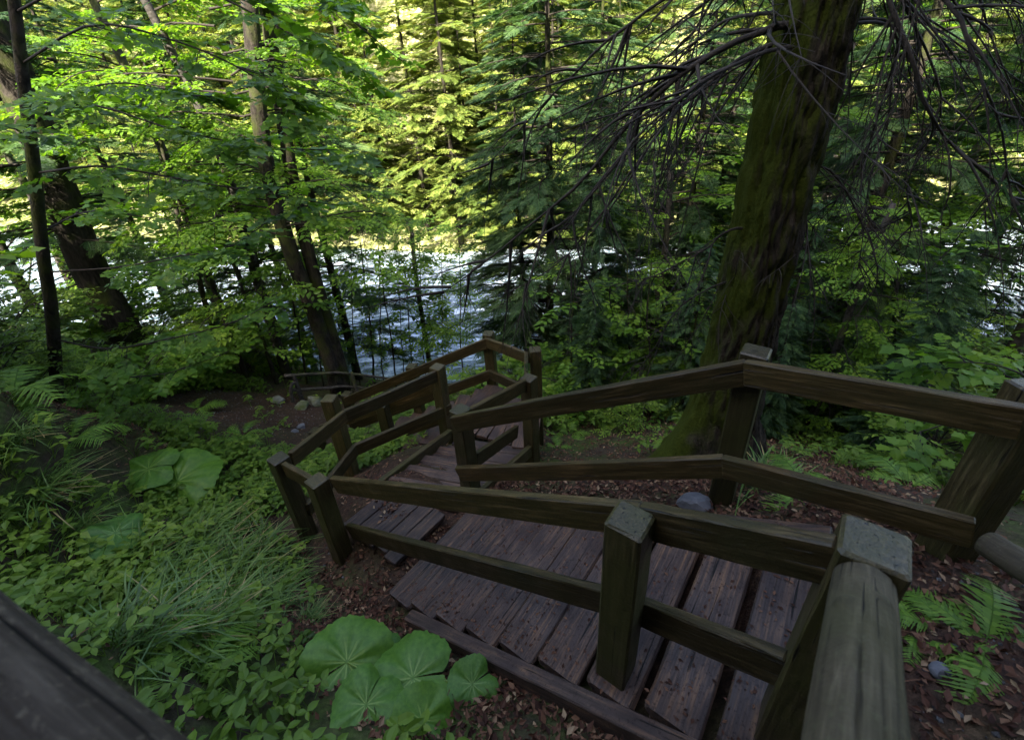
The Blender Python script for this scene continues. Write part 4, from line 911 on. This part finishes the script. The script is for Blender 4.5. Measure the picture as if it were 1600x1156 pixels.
def fern(P, sc, n, seed, lab, group='ferns'):
    r = np.random.default_rng(seed); rt = thing('fern', lab, 'fern', P-np.array([0, 0, .02]), group); rt.scale = (sc,)*3
    for k in range(n):
        o = bpy.data.objects.new('frond', FM[k % 2]); COL.objects.link(o); o.parent = rt; s = r.uniform(.75, 1.15); o.scale = (s, s, s*r.uniform(.8, 1.3)); o.rotation_euler = (r.normal(0, .12), r.uniform(-.15, .25), k*6.283/n+r.normal(0, .25))
for u, v, sc, n, lab in ((300, 1075, .55, 7, 'bright fern at the bottom left below the grass'), (215, 1040, .42, 6, 'fern between the log corner and the grass'), (435, 915, .30, 6, 'small fern left of the corner posts'), (1475, 990, .36, 7, 'yellow-green fern on the slope right of the near log'), (1430, 985, .25, 5, 'small dark fern touching the near log'),
        (1540, 1010, .4, 6, 'fern in the bottom right corner'), (60, 560, .8, 8, 'large fern beside the thin left tree'), (150, 570, .75, 8, 'large fern right of the thin left tree'), (225, 600, .7, 7, 'fern on the bank above the herb patch'), (20, 620, .8, 8, 'fern at the left edge on the red earth'),
        (310, 640, .6, 7, 'fern in the pale herb patch left of the trail'), (180, 650, .65, 8, 'fern below the thin left tree'), (380, 680, .5, 7, 'fern where the herb patch meets the trail'), (110, 690, .6, 7, 'fern on the dark earth bank'), (260, 680, .55, 7, 'fern in the middle of the left herb slope'),
        (340, 700, .45, 6, 'fern above the large round leaf'), (890, 680, .45, 7, 'fern beside the lower platform'), (870, 700, .3, 6, 'little fern by the platform post'), (1260, 770, .45, 6, 'fern behind the far railing right of the stone'), (1420, 760, .5, 7, 'fern in the shade under the far railing')):
    fern(gpx(u, v), sc, n, int(u+v), lab)

# butterbur with big round leaves
mb, t, p, o_ = new_mat('butterbur_leaf')
at_ = t.nodes.new('ShaderNodeAttribute'); at_.attribute_name = 'var'
v = coords(t, 'Object'); n1 = noise(t, v, 9, 5, .6); n2 = noise(t, v, 55, 3, .6)
col = ramp(t, n1, [(.3, (.040, .105, .013)), (.7, (.082, .165, .024))]); col = mix(t, ramp(t, at_.outputs['Fac'], [(.2, (0, 0, 0)), (.9, (.9,)*3)]), col, (.17, .25, .07))
oi = t.nodes.new('ShaderNodeObjectInfo'); col = mix(t, 1.0, col, ramp(t, oi.outputs['Random'], [(0, (.85, .9, 1.05)), (1, (1.2, 1.15, .75))]), 'MULTIPLY')
t.links.new(col, p.inputs['Base Color']); p.inputs['Roughness'].default_value = .42; p.inputs['Specular IOR Level'].default_value = .25; bump(t, mix(t, .5, n1, n2), p, .35, .01)
tr = t.nodes.new('ShaderNodeBsdfTranslucent'); t.links.new(mix(t, 1.0, col, (1.4, 1.5, .5), 'MULTIPLY'), tr.inputs[0]); ms = t.nodes.new('ShaderNodeMixShader'); ms.inputs[0].default_value = .28
t.links.new(p.outputs[0], ms.inputs[1]); t.links.new(tr.outputs[0], ms.inputs[2]); t.links.new(ms.outputs[0], o_.inputs[0])
def round_leaf(seed, R=1.0):
    r = np.random.default_rng(seed); nr, na = 14, 76; rr = np.linspace(0, 1, nr); th = np.linspace(-math.pi+.05, math.pi-.05, na)
    RR, TH = np.meshgrid(rr, th, indexing='ij'); notch = 1-.30*np.exp(-((np.abs(TH)-math.pi)/.34)**2); edge = notch*(1+.025*np.sin(5*TH+seed)+.018*np.sin(23*TH)+.016*np.sin(37*TH+1)+.03*np.sin(2*TH+seed*2)); rad = RR*edge
    nv = 9; ph = TH*nv/(2*(math.pi-.16))*1.0; vein = np.abs(((ph+.5) % 1)-.5)*2
    vein2 = np.abs((((ph+.25*RR*np.sign(((ph+.5) % 1)-.5)*0+RR*3.0) % .5)-.25))*4; vd = np.exp(-(vein*RR/.05)**2)*(RR > .02)+.35*np.exp(-(vein2/.16)**2)*(RR > .3)*(vein > .1)
    Z = .16*RR**1.4*(.7+.5*np.cos(TH-1))-.30*RR**3*np.abs(np.sin(TH*.5+seed))+.085*RR*np.sin(3*TH+seed)+.05*RR**2*np.sin(5*TH+2*seed)+.022*RR**2*np.sin(7*TH)+.02*(1-vd)*np.sin(RR*3)*np.cos(vein*3)-.012*vd
    V = np.stack([rad*np.cos(TH)*R, rad*np.sin(TH)*R, Z*R], 2).reshape(-1, 3); i = (np.arange(nr-1)[:, None]*na+np.arange(na-1)[None]).ravel()
    return arr_mesh('leaf', V, None, np.stack([i, i+na, i+na+1, i+1], 1), np.clip(vd, 0, 1).ravel(), True)
RLM = [round_leaf(s) for s in (1, 2, 3)]
def butterbur(lab, leaves, seed):
    u0 = [gpx(l[0], l[1]) for l in leaves]; base = np.mean(u0, 0); base[2] = hz(base[0], base[1]); rt = thing('butterbur_plant', lab, 'plant', base, 'butterbur plants'); r = np.random.default_rng(seed)
    for k, (u, v, wpx, lift) in enumerate(leaves):
        g0 = gpx(u, v); rr = g0/np.linalg.norm(g0); q = g0-rr*(lift/max(.3, -rr[2])); R = wpx/711*cz(q)/2
        tx, ty = r.uniform(-.12, .2), r.uniform(-.35, -.05)
        mtx = Matrix.Translation(Vector(q)) @ Matrix.Rotation(.12+r.uniform(-.2, .2), 4, 'Y') @ Matrix.Rotation(.2+r.uniform(-.2, .2), 4, 'X') @ Matrix.Rotation(r.uniform(0, 6.28), 4, 'Z') @ Matrix.Scale(R, 4)
        o = link('leaf', RLM[(k+seed) % 3], rt, mat=mb, world=mtx)
        b = base+np.array([*(r.normal(0, .04, 2)), -.03]); b[2] = hz(b[0], b[1])-.03
        V, T, Q = tube(spline([b, b*.5+q*.5+np.array([0, 0, .04]), q-np.array([0, 0, .004])], 9), np.linspace(.008, .005, 9), 6)
        link('stem', arr_mesh('stem', V, T, Q, np.full(len(V), .8), True), rt, mat=M_GRASS)
butterbur('pair of pale round butterbur leaves raised above the grass tussocks', [(276, 752, 118, .24), (232, 732, 85, .16), (300, 800, 60, .08)], 1)
butterbur('single smaller round butterbur leaf at the left of the grass', [(180, 832, 86, .22)], 2)
butterbur('cluster of large glossy butterbur leaves at the bottom centre', [(542, 1034, 140, .20), (645, 1058, 140, .20), (572, 1100, 115, .13), (738, 1068, 80, .12), (612, 1020, 66, .08), (660, 1125, 100, .1)], 3)
butterbur('small low butterbur leaves by the paired corner posts', [(420, 838, 30, .05), (365, 830, 40, .08), (355, 790, 36, .08)], 4)

# stones and the rustic pole fence by the trail
def stone(u, v, sz, lab, mat, seed):
    P = gpx(u, v); r = np.random.default_rng(seed); import bmesh
    bm = bmesh.new(); bmesh.ops.create_icosphere(bm, subdivisions=3, radius=1)
    for q in range(7):
        nrm = Vector(r.normal(0, 1, 3)).normalized(); d = r.uniform(.55, .8)
        for vt in bm.verts:
            e = vt.co.dot(nrm)-d
            if e > 0: vt.co -= nrm*e
    for vt in bm.verts: vt.co += vt.co.normalized()*.05*float(fbm(vt.co.x*3+seed, vt.co.y*3+vt.co.z*2, 3))
    me = bpy.data.meshes.new('stone'); bm.to_mesh(me); bm.free(); o = link('stone', me, mat=mat); o.location = P+np.array([0, 0, sz*.2]); o.scale = (sz, sz*r.uniform(.7, 1), sz*r.uniform(.55, .8)); o.rotation_euler = (0, 0, r.uniform(0, 6)); tag(o, lab, 'stone', 'loose stones')
stone(1085, 795, .13, 'grey block of stone at the foot of the middle far post', M_STONE, 1)
stone(474, 637, .20, 'flat mossy stone beside the trail below the pole fence', M_STONEM, 2); stone(492, 630, .24, 'mossy boulder against the kinked railing', M_STONEM, 3); stone(437, 628, .18, 'mossy stone left of the pole fence post', M_STONEM, 4)
stone(472, 668, .09, 'pale square stone on the dark trail', M_STONE, 5); stone(461, 675, .07, 'small pale stone next to the square one on the trail', M_STONE, 6); stone(68, 820, .06, 'pale stone on the earth left of the round leaf', M_STONE, 7)
stone(1468, 1050, .04, 'dark pebble at the edge of the soil right of the log', M_STONE, 8)
pfn = thing('rustic_pole_fence', 'rustic fence of thin poles along the river side of the trail', 'fence', gpx(472, 628))
def pole(pts, rad, nm): V, T, Q = tube(spline(pts, 12), np.linspace(rad, rad*.8, 12), 8); link(nm, arr_mesh(nm, V, T, Q, None, True), pfn, mat=M_BARKG)
f0 = gpx(473, 628); f1 = gpx(560, 622); hh = np.array([0, 0, .75])
pole([f0-hh*.2, f0+hh*.5, f0+hh*.95], .05, 'post'); pole([f1-hh*.2, f1+hh*.5, f1+hh*.95], .05, 'post')
f9 = gpx(455, 628); pole([f9-hh*.2, f9+hh*.5+np.array([.1, 0, 0]), f0+hh*.7], .04, 'brace')
e0 = f1+(f1-f0)*1.6
for q in (.9, .42): pole([f0+hh*q-(f1-f0)*.15, (f0+f1)/2+hh*q*1.05, f1+hh*q, e0+hh*q-np.array([0, 0, .4])], .038, 'pole')

for o in SC.objects:
    if o.parent is not None and o.name.split('.')[0] in ('branches', 'leaves', 'needles', 'blades'): o['kind'] = 'stuff'
